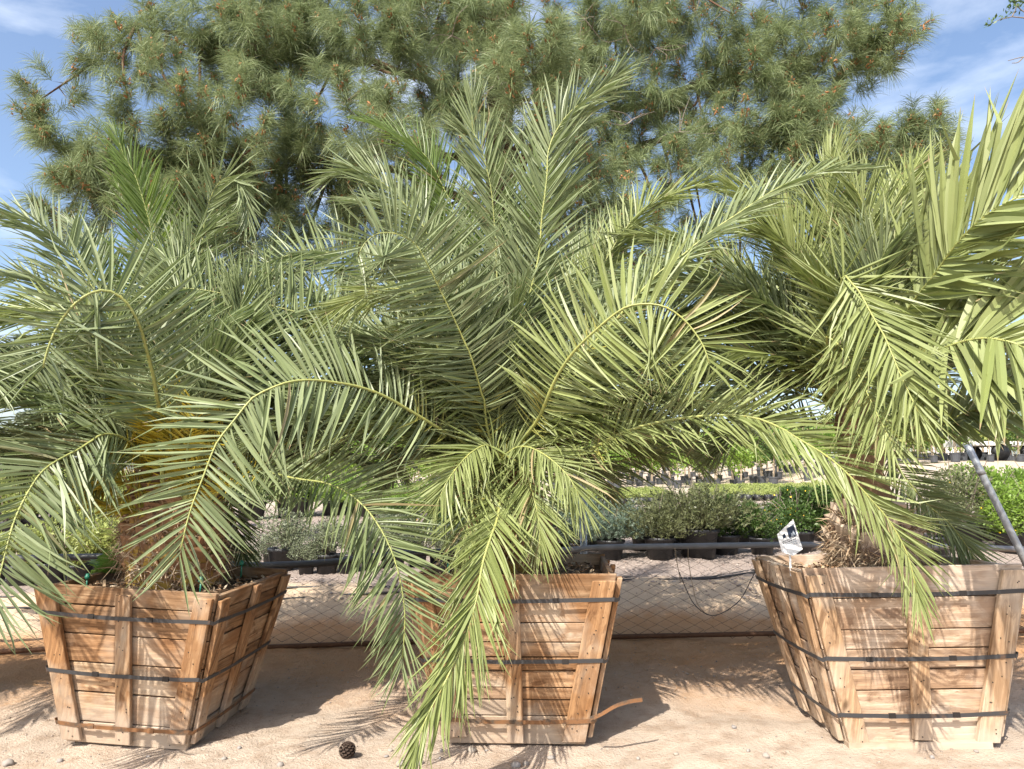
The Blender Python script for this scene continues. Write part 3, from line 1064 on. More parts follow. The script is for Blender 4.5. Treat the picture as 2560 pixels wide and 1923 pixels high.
frond(pL, oL, px_path([C, (600, 1010), (700, 930), (790, 900), (880, 930), (940, 1010)], (3.75, 3.9, 4.0, 4.0)), rgL, 60, 0.40, 0.024, 0.3, 'leaf_dark', 0.2, False, 0.12)
frond(pL, oL, px_path([C, (480, 850), (440, 640), (400, 540)], (3.75, 4.2, 4.6)), rgL, 60, 0.42, 0.026, 0.2, 'leaf', 0.15)
frond(pL, oL, px_path([C, (500, 1060), (560, 900), (600, 800), (600, 720)], (3.62, 3.55, 3.5, 3.5)), rgL, 60, 0.38, 0.025, 0.4, 'leaf', 0.2)
for az, el, ln, dr in ((60, 62, 1.3, 90), (140, 45, 1.5, 90), (20, 40, 1.3, 90), (170, 30, 1.4, 70), (80, 20, 1.2, 60), (120, 12, 1.2, 50), (215, 50, 1.2, 70), (35, 30, 1.2, 70)):
    frond(pL, oL, wild_path(CL, az + rgL.uniform(-8, 8), el, ln, dr), rgL, 56, 0.38, 0.024, 0.15, rgL.choice(['leaf', 'leaf_dark', 'leaf']), 0.16, False, 0.1)

for pts, Ys, mt in (([C, (300, 900), (170, 760), (60, 690), (-60, 700)], (3.7, 3.9, 4.0, 4.0), 'leaf'), ([C, (460, 960), (480, 800), (440, 680), (380, 640)], (3.62, 3.6, 3.6, 3.6), 'leaf'),
                    ([C, (540, 1050), (620, 980), (700, 980), (770, 1040)], (3.6, 3.5, 3.4, 3.4), 'leaf'), ([C, (300, 1000), (180, 940), (80, 940), (-20, 1000)], (3.64, 3.6, 3.5, 3.5), 'leaf_dark'),
                    ([C, (330, 900), (280, 760), (240, 640), (180, 560)], (3.72, 4.0, 4.2, 4.3), 'leaf'), ([C, (560, 900), (640, 740), (700, 660), (780, 640)], (3.72, 4.0, 4.2, 4.3), 'leaf'),
                    ([C, (430, 940), (420, 760), (470, 620), (540, 560)], (3.66, 3.8, 3.9, 3.9), 'leaf'), ([C, (260, 1040), (120, 960), (-20, 900), (-120, 900)], (3.7, 3.8, 3.9, 3.9), 'leaf')):
    frond(pL, oL, px_path(pts, Ys), rgL, 66, 0.38, 0.025, 0.45, mt, 0.2, False, 0.08)

for k, pts in enumerate(([(410, 1290), (345, 1278), (285, 1266), (225, 1240), (170, 1230)], [(400, 1250), (330, 1215), (260, 1200), (190, 1210)], [(470, 1260), (540, 1235), (600, 1200), (650, 1150)], [(450, 1230), (470, 1120), (500, 1020), (540, 930)],
                         [(420, 1230), (400, 1120), (370, 1020), (330, 950)], [(440, 1240), (430, 1130), (420, 1040), (400, 960)], [(460, 1250), (500, 1160), (560, 1090), (630, 1050)])):
    frond(pL, oL, px_path(pts, (3.5, 3.4, 3.35, 3.35)), rgL, 26, 0.22, 0.018, 0.4, 'leaf', 0.62, False, 0.1, rad=0.016, spine_len=0.16)
thicket(pL, oL, np.array([430.0, 1185]), 3.66, rgL, 13)

# ---- middle palm
oM = crate_top('M', 0.03)
pM = thing('palm_tree', 'tall palm in the middle crate with rusty flower stalks', 'palm', oM, group='palms growing in crates')
rgM = np.random.default_rng(22)
trunk(pM, oM, oM, CM + np.array([0, 0, -0.03]), 0.20, 0.16, rgM, M['trunk'], M['boot'], 84, 1900, 0.075)
C = (1245, 1175)
frond(pM, oM, px_path([C, (1180, 1120), (1112, 1080), (1030, 1030), (960, 990), (900, 968), (850, 958), (776, 950), (717, 956), (666, 976), (631, 995), (586, 1050), (543, 1105), (520, 1160), (504, 1203), (485, 1250), (469, 1300), (448, 1390)],
      (3.55, 3.2, 2.85, 2.7, 2.6)), rgM, 84, 0.41, 0.026, 0.66, 'leaf', 0.22, True, 0.03, 74, 62, rad=0.017)
frond(pM, oM, px_path([C, (1300, 1110), (1345, 1049), (1369, 994), (1392, 943), (1424, 893), (1459, 854), (1494, 822), (1525, 795), (1564, 769), (1611, 760), (1658, 766), (1690, 783), (1717, 807), (1736, 830), (1760, 869), (1776, 920)],
      (3.55, 3.15, 2.9, 2.75, 2.7)), rgM, 70, 0.40, 0.027, 0.72, 'leaf_olive', 0.26, True, 0.0, 76, 82, rad=0.018)
frond(pM, oM, px_path([C, (1320, 1185), (1392, 1165), (1482, 1121), (1541, 1089), (1611, 1064), (1678, 1050), (1736, 1042), (1815, 1038), (1885, 1044), (1951, 1070), (2000, 1100), (2068, 1141), (2123, 1189), (2178, 1250), (2225, 1305), (2266, 1380), (2280, 1428), (2296, 1500)],
      (3.55, 3.1, 2.8, 2.65, 2.6)), rgM, 84, 0.31, 0.022, 0.55, 'leaf_olive', 0.24, False, 0.08, 62, 28, rad=0.018)
frond(pM, oM, px_path([C, (1255, 1150), (1261, 1152), (1258, 1180), (1253, 1215), (1245, 1289), (1225, 1347), (1206, 1410), (1190, 1500), (1160, 1600), (1115, 1700), (1068, 1790), (1036, 1880)],
      (3.55, 3.0, 2.75, 2.62, 2.52)), rgM, 72, 0.33, 0.021, 0.6, 'leaf_olive', 0.2, False, 0.28, 52, 16)
frond(pM, oM, px_path([C, (1220, 1080), (1210, 1000), (1202, 979), (1179, 897), (1155, 842), (1132, 791), (1100, 725), (1073, 670), (1042, 615), (1010, 591), (971, 582), (940, 586), (921, 599), (905, 619), (893, 650)],
      (3.52, 3.2, 3.0, 2.9)), rgM, 70, 0.38, 0.027, 0.7, 'leaf', 0.26, False, 0.08, 58, 84)
frond(pM, oM, px_path([C, (1200, 900), (1160, 640), (1131, 520), (1108, 469), (1085, 422), (1061, 387), (1034, 364), (1006, 344), (975, 325), (925, 305)], (3.65, 3.9, 4.05, 4.1)), rgM, 74, 0.40, 0.025, 0.45, 'leaf_green', 0.2, False, 0.05)
frond(pM, oM, px_path([C, (1170, 860), (1110, 680), (1077, 607), (1050, 552), (1010, 509), (971, 470), (940, 443), (917, 429), (881, 423), (858, 425), (820, 445)], (3.65, 3.8, 3.85, 3.8)), rgM, 70, 0.38, 0.027, 0.55, 'leaf', 0.25, False, 0.1)
frond(pM, oM, px_path([C, (1246, 900), (1241, 649), (1235, 547), (1227, 469), (1214, 410), (1202, 364), (1182, 325), (1180, 240)], (3.62, 3.72, 3.78, 3.8)), rgM, 78, 0.42, 0.025, 0.55, 'leaf', 0.2, False, 0.04, 62, 20)
frond(pM, oM, px_path([C, (1280, 1000), (1320, 760), (1347, 641), (1354, 547), (1362, 489), (1368, 430), (1370, 383), (1388, 332), (1425, 281), (1464, 250), (1507, 219), (1545, 185)], (3.6, 3.5, 3.45, 3.5)), rgM, 78, 0.40, 0.029, 0.62, 'leaf', 0.2, False, 0.05, 62, 20, rad=0.017)
frond(pM, oM, px_path([C, (1200, 1080), (1130, 950), (1085, 850), (1060, 795), (1050, 755), (1020, 730), (990, 722), (950, 726), (913, 740), (854, 765), (800, 800)], (3.55, 3.3, 3.15, 3.1)), rgM, 64, 0.32, 0.019, 0.5, 'leaf_olive', 0.25, False, 0.35)
frond(pM, oM, px_path([C, (1110, 1000), (960, 880), (800, 800), (700, 770), (606, 748), (547, 732), (489, 723), (430, 721), (380, 735), (330, 770)], (3.62, 3.6, 3.55, 3.5)), rgM, 84, 0.36, 0.027, 0.6, 'leaf', 0.25, False, 0.02, 70, 70)
frond(pM, oM, px_path([C, (1100, 860), (980, 710), (885, 654), (850, 638), (796, 629), (749, 631), (709, 642), (640, 668), (590, 700)], (3.65, 3.9, 4.0, 4.0)), rgM, 74, 0.38, 0.026, 0.5, 'leaf', 0.25, False, 0.04, 62, 62)
frond(pM, oM, px_path([C, (1400, 960), (1540, 800), (1640, 690), (1693, 650), (1740, 611), (1795, 568), (1854, 529), (1912, 490), (1971, 458), (2032, 435), (2091, 424), (2170, 420)], (3.5, 3.25, 3.1, 3.0)), rgM, 90, 0.24, 0.024, 0.5, 'leaf', 0.28, False, 0.02, 58, 20, rad=0.017)
frond(pM, oM, px_path([C, (1400, 880), (1520, 640), (1600, 529), (1654, 498), (1697, 478), (1736, 466), (1791, 474), (1850, 505)], (3.65, 3.95, 4.1, 4.1)), rgM, 80, 0.32, 0.024, 0.45, 'leaf_olive', 0.25, False, 0.05)
frond(pM, oM, px_path([C, (1340, 920), (1440, 700), (1500, 600), (1560, 560)], (3.68, 3.95, 4.2, 4.3)), rgM, 70, 0.38, 0.026, 0.35, 'leaf', 0.2)
frond(pM, oM, px_path([C, (1200, 850), (1180, 700), (1130, 580), (1080, 500)], (3.72, 4.2, 4.5, 4.6)), rgM, 70, 0.40, 0.026, 0.2, 'leaf_green', 0.2)
frond(pM, oM, px_path([C, (1310, 850), (1290, 620), (1330, 480), (1340, 400)], (3.72, 4.1, 4.4, 4.5)), rgM, 70, 0.42, 0.026, 0.2, 'leaf_green', 0.2)
frond(pM, oM, px_path([C, (1100, 1060), (980, 1000), (860, 1010), (780, 1060)], (3.7, 3.8, 3.9, 3.9)), rgM, 60, 0.36, 0.023, 0.3, 'leaf', 0.25, False, 0.15)
frond(pM, oM, px_path([C, (1360, 1050), (1480, 930), (1600, 880), (1720, 900), (1800, 960)], (3.7, 3.85, 4.0, 4.0)), rgM, 64, 0.40, 0.024, 0.3, 'leaf_olive', 0.2, False, 0.12)
frond(pM, oM, px_path([C, (1330, 1195), (1400, 1190), (1560, 1150), (1660, 1120), (1760, 1100), (1870, 1095)], (3.65, 3.8, 3.9, 3.9)), rgM, 40, 0.34, 0.016, 0.3, 'leaf', 0.2, False, 0.5, keep=0.5)
frond(pM, oM, px_path([C, (1400, 1060), (1430, 900), (1500, 780), (1600, 700)], (3.65, 3.6, 3.6, 3.6)), rgM, 60, 0.38, 0.024, 0.4, 'leaf', 0.2)
frond(pM, oM, px_path([C, (1150, 1000), (1090, 860), (1000, 760), (900, 720)], (3.7, 3.8, 3.8, 3.8)), rgM, 64, 0.38, 0.024, 0.35, 'leaf', 0.2)
for az, el, ln, dr in ((75, 60, 1.6, 85), (45, 40, 1.5, 85), (150, 45, 1.6, 85), (20, 35, 1.5, 80), (170, 30, 1.5, 75), (90, 30, 1.4, 65), (130, 20, 1.3, 60), (60, 18, 1.2, 60), (200, 40, 1.3, 80), (-20, 45, 1.3, 80)):
    frond(pM, oM, wild_path(CM, az + rgM.uniform(-8, 8), el, ln, dr), rgM, 60, 0.40, 0.024, 0.15, rgM.choice(['leaf', 'leaf_dark', 'leaf']), 0.16, False, 0.1)
for pts, Ys, mt, L in (
        ([C, (1120, 1010), (1030, 900), (960, 850), (880, 850), (800, 900)], (3.6, 3.5, 3.4, 3.3), 'leaf', .38), ([C, (1170, 960), (1120, 800), (1060, 680), (1000, 640)], (3.62, 3.6, 3.6, 3.6), 'leaf', .4),
        ([C, (1330, 1060), (1420, 960), (1500, 930), (1600, 950), (1680, 1000)], (3.6, 3.5, 3.4, 3.3), 'leaf', .38), ([C, (1360, 980), (1480, 820), (1580, 740), (1700, 720)], (3.62, 3.7, 3.75, 3.75), 'leaf_olive', .4),
        ([C, (1270, 960), (1300, 800), (1310, 700), (1290, 600)], (3.58, 3.5, 3.5, 3.5), 'leaf', .4), ([C, (1080, 1080), (960, 1050), (860, 1080), (800, 1150)], (3.6, 3.5, 3.4, 3.4), 'leaf_olive', .34),
        ([C, (1210, 1000), (1190, 860), (1150, 760), (1080, 690)], (3.58, 3.45, 3.4, 3.35), 'leaf', .4), ([C, (1440, 1030), (1600, 850), (1740, 760), (1880, 740)], (3.64, 3.8, 3.9, 3.9), 'leaf', .4),
        ([C, (1060, 940), (900, 800), (760, 720), (640, 700)], (3.68, 3.9, 4.1, 4.1), 'leaf', .4), ([C, (1030, 1030), (880, 900), (740, 850), (620, 880)], (3.64, 3.7, 3.7, 3.7), 'leaf_dark', .4),
        ([C, (1180, 760), (1080, 600), (980, 520), (880, 500)], (3.7, 4.1, 4.3, 4.4), 'leaf', .42), ([C, (1400, 800), (1480, 640), (1580, 600), (1680, 620)], (3.7, 4.1, 4.3, 4.4), 'leaf', .42)):
    frond(pM, oM, px_path(pts, Ys), rgM, 66, L, 0.025, 0.45, mt, 0.2, False, 0.06)
thicket(pM, oM, np.array([1245.0, 1175]), 3.6, rgM, 17)
for pts in ([C, (1222, 1150), (1195, 1205), (1172, 1290), (1160, 1370)], [C, (1285, 1150), (1320, 1200), (1345, 1290), (1350, 1370)], [C, (1230, 1120), (1180, 1130), (1120, 1200), (1080, 1290)], [C, (1290, 1120), (1350, 1130), (1420, 1190), (1460, 1270)]):
    frond(pM, oM, px_path(pts, (3.5, 3.25, 3.1, 3.05)), rgM, 46, 0.30, 0.021, 0.5, 'leaf_olive', 0.12, False, 0.2, rad=0.010)
# rusty old flower stalks at the crown
for (u, v, y, L) in ((1148, 1165, 3.42, 0.10), (1166, 1195, 3.44, 0.12), (1195, 1085, 3.55, 0.10), (1378, 1100, 3.5, 0.10)):
    c = at(u, v, y)
    mb = MB()
    for q in range(90):
        d = nrm(rgM.normal(0, 1, 3) * np.array([.5, .5, .3]) + np.array([0, 0, -1.0]))
        p0 = c + rgM.normal(0, 0.014, 3)
        P = np.array([p0, p0 + d * L * .5 + rgM.normal(0, .006, 3), p0 + d * L * rgM.uniform(.7, 1.1)])
        w = nrm(np.cross(d, rgM.normal(0, 1, 3))) * 0.0018
        S = np.zeros((6, 3))
        S[:, 2] = rgM.random()
        mb.add(np.array([P[0] - w, P[0] + w, P[1] - w * 1.6, P[1] + w * 1.6, P[2] - w, P[2] + w]), [(0, 1, 2), (1, 3, 2), (2, 3, 4), (3, 5, 4)], S)
    V, T, S = tube(smooth_path([CM + np.array([0, -0.1, 0]), (CM + c) / 2 + np.array([0, -.05, .05]), c], 6), 0.008, 5)
    mb.add(V, T, np.full((len(V), 3), .3))
    mb.build('flower_stalk', M['fruit'], pM, False, oM)

# ---- right palm
oR = crate_top('R', 0.03)
pR = thing('palm_tree', 'palm with shaggy grey trunk base in the pale crate', 'palm', oR, group='palms growing in crates')
rgR = np.random.default_rng(23)
trunk(pR, oR, oR, oR + np.array([0.0, 0, 0.26]), 0.185, 0.155, rgR, M['fibre'], M['boot_grey'], 26, 2600, 0.085)
V, T, S = tube(smooth_path([oR + np.array([0, 0, .2]), (oR + CRR) / 2 + np.array([.01, .02, .1]), CRR], 8), (0.15, .125, .11, .1, .1, .1, .1, .08), 12)
MB().add(V + rgR.normal(0, .006, V.shape), T, S).build('upper_trunk', M['trunk'], pR, False, oR)
C = (2130, 1005)
frond(pR, oR, px_path([C, (2110, 850), (2104, 730), (2110, 689), (2130, 709), (2150, 732), (2169, 767), (2193, 810), (2212, 842), (2232, 890), (2262, 960), (2300, 1040)],
      (3.4, 3.1, 2.8, 2.6, 2.5)), rgR, 66, 0.34, 0.022, 0.55, 'leaf_olive', 0.3, True, 0.08, 62, 24)
frond(pR, oR, px_path([C, (2090, 920), (2066, 850), (2075, 846), (2099, 865), (2122, 897), (2150, 945), (2190, 1030), (2230, 1110)], (3.38, 3.05, 2.75, 2.6)), rgR, 54, 0.34, 0.02, 0.5, 'leaf_olive', 0.3, False, 0.08, 60, 30)
frond(pR, oR, px_path([C, (2180, 995), (2228, 965), (2286, 925), (2341, 881), (2376, 865), (2415, 852), (2462, 846), (2513, 852), (2560, 869), (2640, 920)], (3.35, 3.0, 2.6, 2.4, 2.3)), rgR, 60, 0.50, 0.034, 0.62, 'leaf_olive', 0.32, True, 0.0, 84, 45, elev=8, rad=0.02)
frond(pR, oR, px_path([C, (2200, 880), (2280, 760), (2341, 681), (2376, 631), (2423, 576), (2474, 533), (2521, 506), (2570, 480), (2680, 440)], (3.38, 3.05, 2.7, 2.4, 2.3)), rgR, 62, 0.62, 0.036, 0.6, 'leaf_olive', 0.3, True, -0.12, 62, 40, side_bias=(1.0, 0.75), rad=0.016)
frond(pR, oR, px_path([C, (2200, 1090), (2280, 1100), (2348, 1066), (2417, 1032), (2485, 1018), (2560, 1008), (2680, 1010)], (3.4, 3.1, 2.8, 2.6)), rgR, 44, 0.34, 0.03, 0.5, 'leaf', 0.5, False, 0.1, rad=0.02)
frond(pR, oR, px_path([C, (2200, 1110), (2260, 1190), (2314, 1257), (2369, 1305), (2403, 1346), (2445, 1410)], (3.42, 3.5, 3.45, 3.4)), rgR, 56, 0.28, 0.02, 0.6, 'leaf', 0.25, False, 0.1)
frond(pR, oR, px_path([C, (1991, 975), (1893, 920), (1815, 885), (1760, 862), (1690, 850), (1600, 870)], (3.5, 3.8, 3.95, 4.0)), rgR, 56, 0.36, 0.022, 0.3, 'leaf_olive', 0.3, False, 0.12)
frond(pR, oR, px_path([C, (2100, 760), (2075, 600), (2068, 480), (2080, 380)], (3.45, 3.6, 3.65, 3.65)), rgR, 72, 0.40, 0.024, 0.5, 'leaf_olive', 0.2, False, 0.0, 55, 16)
frond(pR, oR, px_path([C, (2070, 740), (1990, 610), (1910, 520), (1840, 470)], (3.45, 3.6, 3.65, 3.6)), rgR, 72, 0.36, 0.022, 0.45, 'leaf_olive', 0.25, False, 0.03)
frond(pR, oR, px_path([C, (2020, 850), (1930, 760), (1850, 720), (1770, 720)], (3.42, 3.4, 3.35, 3.3)), rgR, 64, 0.36, 0.02, 0.45, 'leaf', 0.25, False, 0.05)
frond(pR, oR, px_path([C, (1990, 900), (1900, 830), (1820, 800), (1750, 830)], (3.45, 3.6, 3.7, 3.7)), rgR, 60, 0.36, 0.022, 0.3, 'leaf', 0.25, False, 0.1)
frond(pR, oR, px_path([C, (2160, 760), (2200, 600), (2250, 480), (2300, 400)], (3.5, 3.7, 3.85, 3.9)), rgR, 70, 0.40, 0.026, 0.45, 'leaf_olive', 0.2)
frond(pR, oR, px_path([C, (2200, 820), (2300, 680), (2400, 620), (2500, 600)], (3.45, 3.5, 3.5, 3.5)), rgR, 64, 0.40, 0.028, 0.4, 'leaf_olive', 0.25)
frond(pR, oR, px_path([C, (2230, 900), (2340, 800), (2450, 740), (2580, 720)], (3.45, 3.4, 3.3, 3.3)), rgR, 60, 0.40, 0.028, 0.4, 'leaf', 0.25)
frond(pR, oR, px_path([C, (2060, 1060), (1960, 1040), (1850, 1070), (1790, 1130)], (3.45, 3.6, 3.7, 3.7)), rgR, 50, 0.34, 0.02, 0.3, 'leaf', 0.25, False, 0.2)
for az, el, ln, dr in ((75, 62, 1.6, 85), (110, 50, 1.6, 85), (150, 50, 1.5, 85), (15, 40, 1.5, 75), (90, 30, 1.4, 60), (130, 28, 1.3, 60), (180, 60, 1.5, 80), (165, 70, 1.6, 60)):
    frond(pR, oR, wild_path(CRR, az + rgR.uniform(-8, 8), el, ln, dr), rgR, 58, 0.38, 0.024, 0.15, rgR.choice(['leaf', 'leaf_olive', 'leaf_olive']), 0.18, False, 0.1)

for pts, Ys, mt in (([C, (2000, 870), (1880, 760), (1780, 680), (1680, 660)], (3.46, 3.6, 3.7, 3.7), 'leaf_olive'), ([C, (2060, 830), (2020, 690), (1950, 600), (1860, 580)], (3.44, 3.45, 3.45, 3.4), 'leaf_olive'),
                    ([C, (2160, 820), (2180, 640), (2160, 520), (2120, 440)], (3.42, 3.4, 3.4, 3.4), 'leaf_olive'), ([C, (1980, 980), (1860, 960), (1780, 1000), (1720, 1060)], (3.44, 3.5, 3.5, 3.5), 'leaf'),
                    ([C, (2240, 960), (2350, 900), (2450, 900), (2540, 950)], (3.44, 3.6, 3.7, 3.7), 'leaf'), ([C, (2220, 760), (2300, 560), (2420, 450), (2560, 420)], (3.5, 3.7, 3.8, 3.8), 'leaf_olive'),
                    ([C, (2240, 840), (2380, 700), (2500, 660), (2620, 680)], (3.44, 3.6, 3.7, 3.7), 'leaf_olive')):
    frond(pR, oR, px_path(pts, Ys), rgR, 66, 0.40, 0.020, 0.45, mt, 0.22, False, 0.04)

thicket(pR, oR, np.array([2130.0, 1005]), 3.42, rgR, 9, 0.019)

# ---- palm just outside the left edge, whose fronds and shadow enter the picture
oF = crate_top('F', 0.03)
pF = thing('palm_tree', 'palm cut off by the left picture edge', 'palm', oF, group='palms growing in crates')
rgF = np.random.default_rng(24)
CF = oF + np.array([0, 0, 0.55])
trunk(pF, oF, oF, CF, 0.22, 0.18, rgF, M['trunk'], M['boot'], 30, 300, 0.13)
for az, el, ln, dr in ((10, 50, 1.7, 95), (-10, 38, 1.5, 90), (35, 55, 1.7, 90), (60, 55, 1.6, 80), (90, 60, 1.6, 80), (130, 50, 1.6, 90), (180, 50, 1.6, 90),
                       (220, 50, 1.6, 90), (270, 55, 1.5, 90), (300, 45, 1.5, 90), (330, 50, 1.5, 95), (-28, 48, 2.1, 85), (-42, 42, 2.0, 80), (-35, 60, 2.1, 105), (-55, 50, 2.0, 90), (-20, 42, 2.0, 75), (5, 70, 1.7, 70), (60, 78, 1.6, 40), (20, 25, 1.4, 60), (75, 30, 1.4, 60)):  # long forward fronds added, mostly out of view, to dapple the left crate
    frond(pF, oF, wild_path(CF, az, el, ln, dr), rgF, 56, 0.38, 0.024, 0.15, 'leaf', 0.16, False, 0.1)

# ------------------------------------------------------------------ pine
rgP = np.random.default_rng(31)
oP = np.array([-0.15, 9.6, float(gz(-0.15, 9.6))])
pine = thing('pine_tree', 'huge pine spreading over the palms, drooping needles and orange pollen cones', 'pine tree', oP)
LIMBS = [
    [(1243, 1230, 9.6), (1250, 700, 9.4), (1255, 130, 9.2), (1300, -350, 9.2), (1320, -800, 9.2)],
    [(1250, 560, 9.3), (1000, 430, 8.8), (600, 390, 8.2), (200, 380, 7.7)],
    [(1253, 300, 9.2), (1000, 180, 8.7), (620, 130, 8.1), (340, 60, 7.6)],
    [(1253, 420, 9.2), (1420, 200, 9.0), (1560, 60, 8.8), (1700, -60, 8.6)],
    [(1253, 420, 9.2), (1600, 260, 9.0), (1850, 190, 8.7), (2090, 110, 8.5), (2230, 50, 8.3)],
    [(1250, 600, 9.3), (1585, 379, 8.9), (1710, 336, 8.7), (1800, 315, 8.6), (2000, 330, 8.4), (2300, 340, 8.1)],
    [(1260, 60, 9.2), (1000, -40, 8.7), (650, -60, 8.2), (400, -60, 7.8)],
    [(1300, -150, 9.2), (1600, -150, 8.8), (2000, -90, 8.5)],
    [(1252, 500, 9.2), (1340, 350, 8.0), (1350, 180, 7.2)],
    [(1252, 450, 9.2), (1000, 330, 8.0), (900, 200, 7.2)],
    [(1250, 560, 9.2), (1400, 500, 8.2), (1480, 450, 7.4)],
]
limb_px = [np.array(l, float) for l in LIMBS]
for k, l in enumerate(LIMBS):
    P = smooth_path([at(*p) for p in l], 26)
    P[1:-1] += rgP.normal(0, 0.03, (24, 3))
    r = np.linspace(0.26 if k == 0 else 0.07, 0.12 if k == 0 else 0.018, 26)
    V, T, S = tube(P, r, 9)
    MB().add(V, T, S).build('trunk' if k == 0 else 'limb', M['pinebark'], pine, True, oP)

TIPS = [(60, 190, 0), (100, 300, 0), (130, 420, 0), (60, 260, 0), (170, 360, 0), (120, 490, 0), (225, 80, 0), (330, 100, 0), (280, 190, 0), (280, 260, 0), (230, 330, 0), (200, 470, 0), (260, 420, 0), (340, 380, 0),
        (340, 10, 0), (440, 60, 0), (400, 180, 0), (450, 250, 0), (520, 120, 0), (470, 340, 0), (520, 290, 1), (600, 235, 1), (590, 420, 0), (640, 60, 0), (560, 30, 0), (650, 330, 1),
        (700, 100, 0), (700, 200, 0), (770, 265, 1), (700, 420, 0), (800, 20, 0), (820, 120, 0), (900, 40, 1), (910, 110, 1), (860, 220, 1), (960, 250, 1), (980, 330, 1), (880, 400, 0), (800, 380, 1),
        (1050, 10, 0), (1030, 130, 0), (1100, 60, 0), (1120, 240, 0), (1180, 30, 0), (1080, 350, 0), (1200, 250, 0), (1330, 120, 1), (1380, 105, 1), (1280, 220, 1), (1400, 200, 1), (1350, 300, 1), (1440, 280, 1),
        (1480, 430, 1), (1560, 400, 1), (1450, 500, 1), (1380, 440, 1), (1250, 130, 0), (1480, 20, 0), (1560, 120, 0), (1600, 20, 0), (1680, 80, 0), (1740, 10, 0), (1640, 200, 2), (1720, 180, 2), (1800, 90, 0), (1830, 10, 0),
        (1880, 150, 0), (1900, 50, 0), (1960, 100, 0), (1950, 200, 0), (2010, 10, 0), (2050, 150, 0), (2080, 60, 0), (2140, 20, 0), (2150, 110, 0), (2225, 30, 0), (2235, 80, 0), (2190, 150, 0), (2100, 200, 0), (2040, 230, 0),
        (1780, 260, 2), (1860, 280, 2), (1950, 290, 0), (2000, 270, 0), (2050, 300, 0), (1900, 360, 0), (1980, 390, 0), (1820, 400, 0), (1740, 420, 2), (1660, 440, 2), (2090, 340, 0), (2150, 390, 0), (2060, 420, 0),
        (2200, 350, 0), (2330, 290, 0), (2260, 320, 0), (2350, 360, 0), (2300, 400, 0), (2220, 450, 0), (2300, 470, 0), (2180, 520, 0), (2250, 540, 0),
        (500, -90, 0), (700, -120, 0), (900, -100, 0), (1100, -120, 0), (1350, -120, 0), (1600, -120, 0), (1800, -110, 0), (2000, -120, 0),
        (1240, 40, 1), (1280, 10, 1), (1230, 120, 1), (1270, 80, 0), (1150, 130, 1), (560, 500, 0), (750, 520, 0), (950, 520, 0), (1100, 460, 0), (640, 480, 0), (420, 440, 0), (520, 380, 0), (850, 480, 0), (980, 60, 0), (760, 60, 0), (620, 180, 0), (380, 280, 0), (1000, 440, 0), (720, 330, 0)]
TIPS += [(u, v, 0) for u, v in ((480, 560), (620, 600), (760, 640), (900, 620), (1040, 600), (1180, 560), (1320, 560), (1420, 600), (1540, 560), (1640, 540), (1760, 560), (1880, 560), (1980, 540), (2080, 600), (1500, 700), (1640, 700), (1800, 700), (1940, 720), (1700, 820), (1850, 850), (2000, 850), (1560, 850), (2120, 760), (2200, 900), (560, 740), (700, 760), (860, 760), (1000, 780), (2250, 640), (2180, 660), (340, 480), (300, 540), (400, 560), (420, 500), (480, 480), (560, 560), (520, 620), (620, 540), (690, 560), (240, 470), (380, 420), (470, 430))]
TIPS += [(u, v, f) for u, v, f in ((1500, 180, 0), (1580, 200, 0), (1660, 130, 0), (1720, 250, 0), (1780, 160, 0), (1840, 210, 0), (1600, 320, 0), (1700, 380, 0), (1780, 330, 0), (1540, 260, 0), (1620, 60, 0), (1500, 90, 0), (1400, 40, 0), (1450, 150, 0), (1880, 90, 0), (1940, 240, 0), (1860, 340, 0), (1640, 250, 0), (1520, 340, 0), (1420, 380, 0))]
TIPS += [(u + rgP.normal(0, 35), v + rgP.normal(0, 30), 0) for u, v, f in TIPS if f == 0 and v < 420 and 520 < u < 1300]
nd_mb, cone_mb, twig_mb = MB(), MB(), MB()


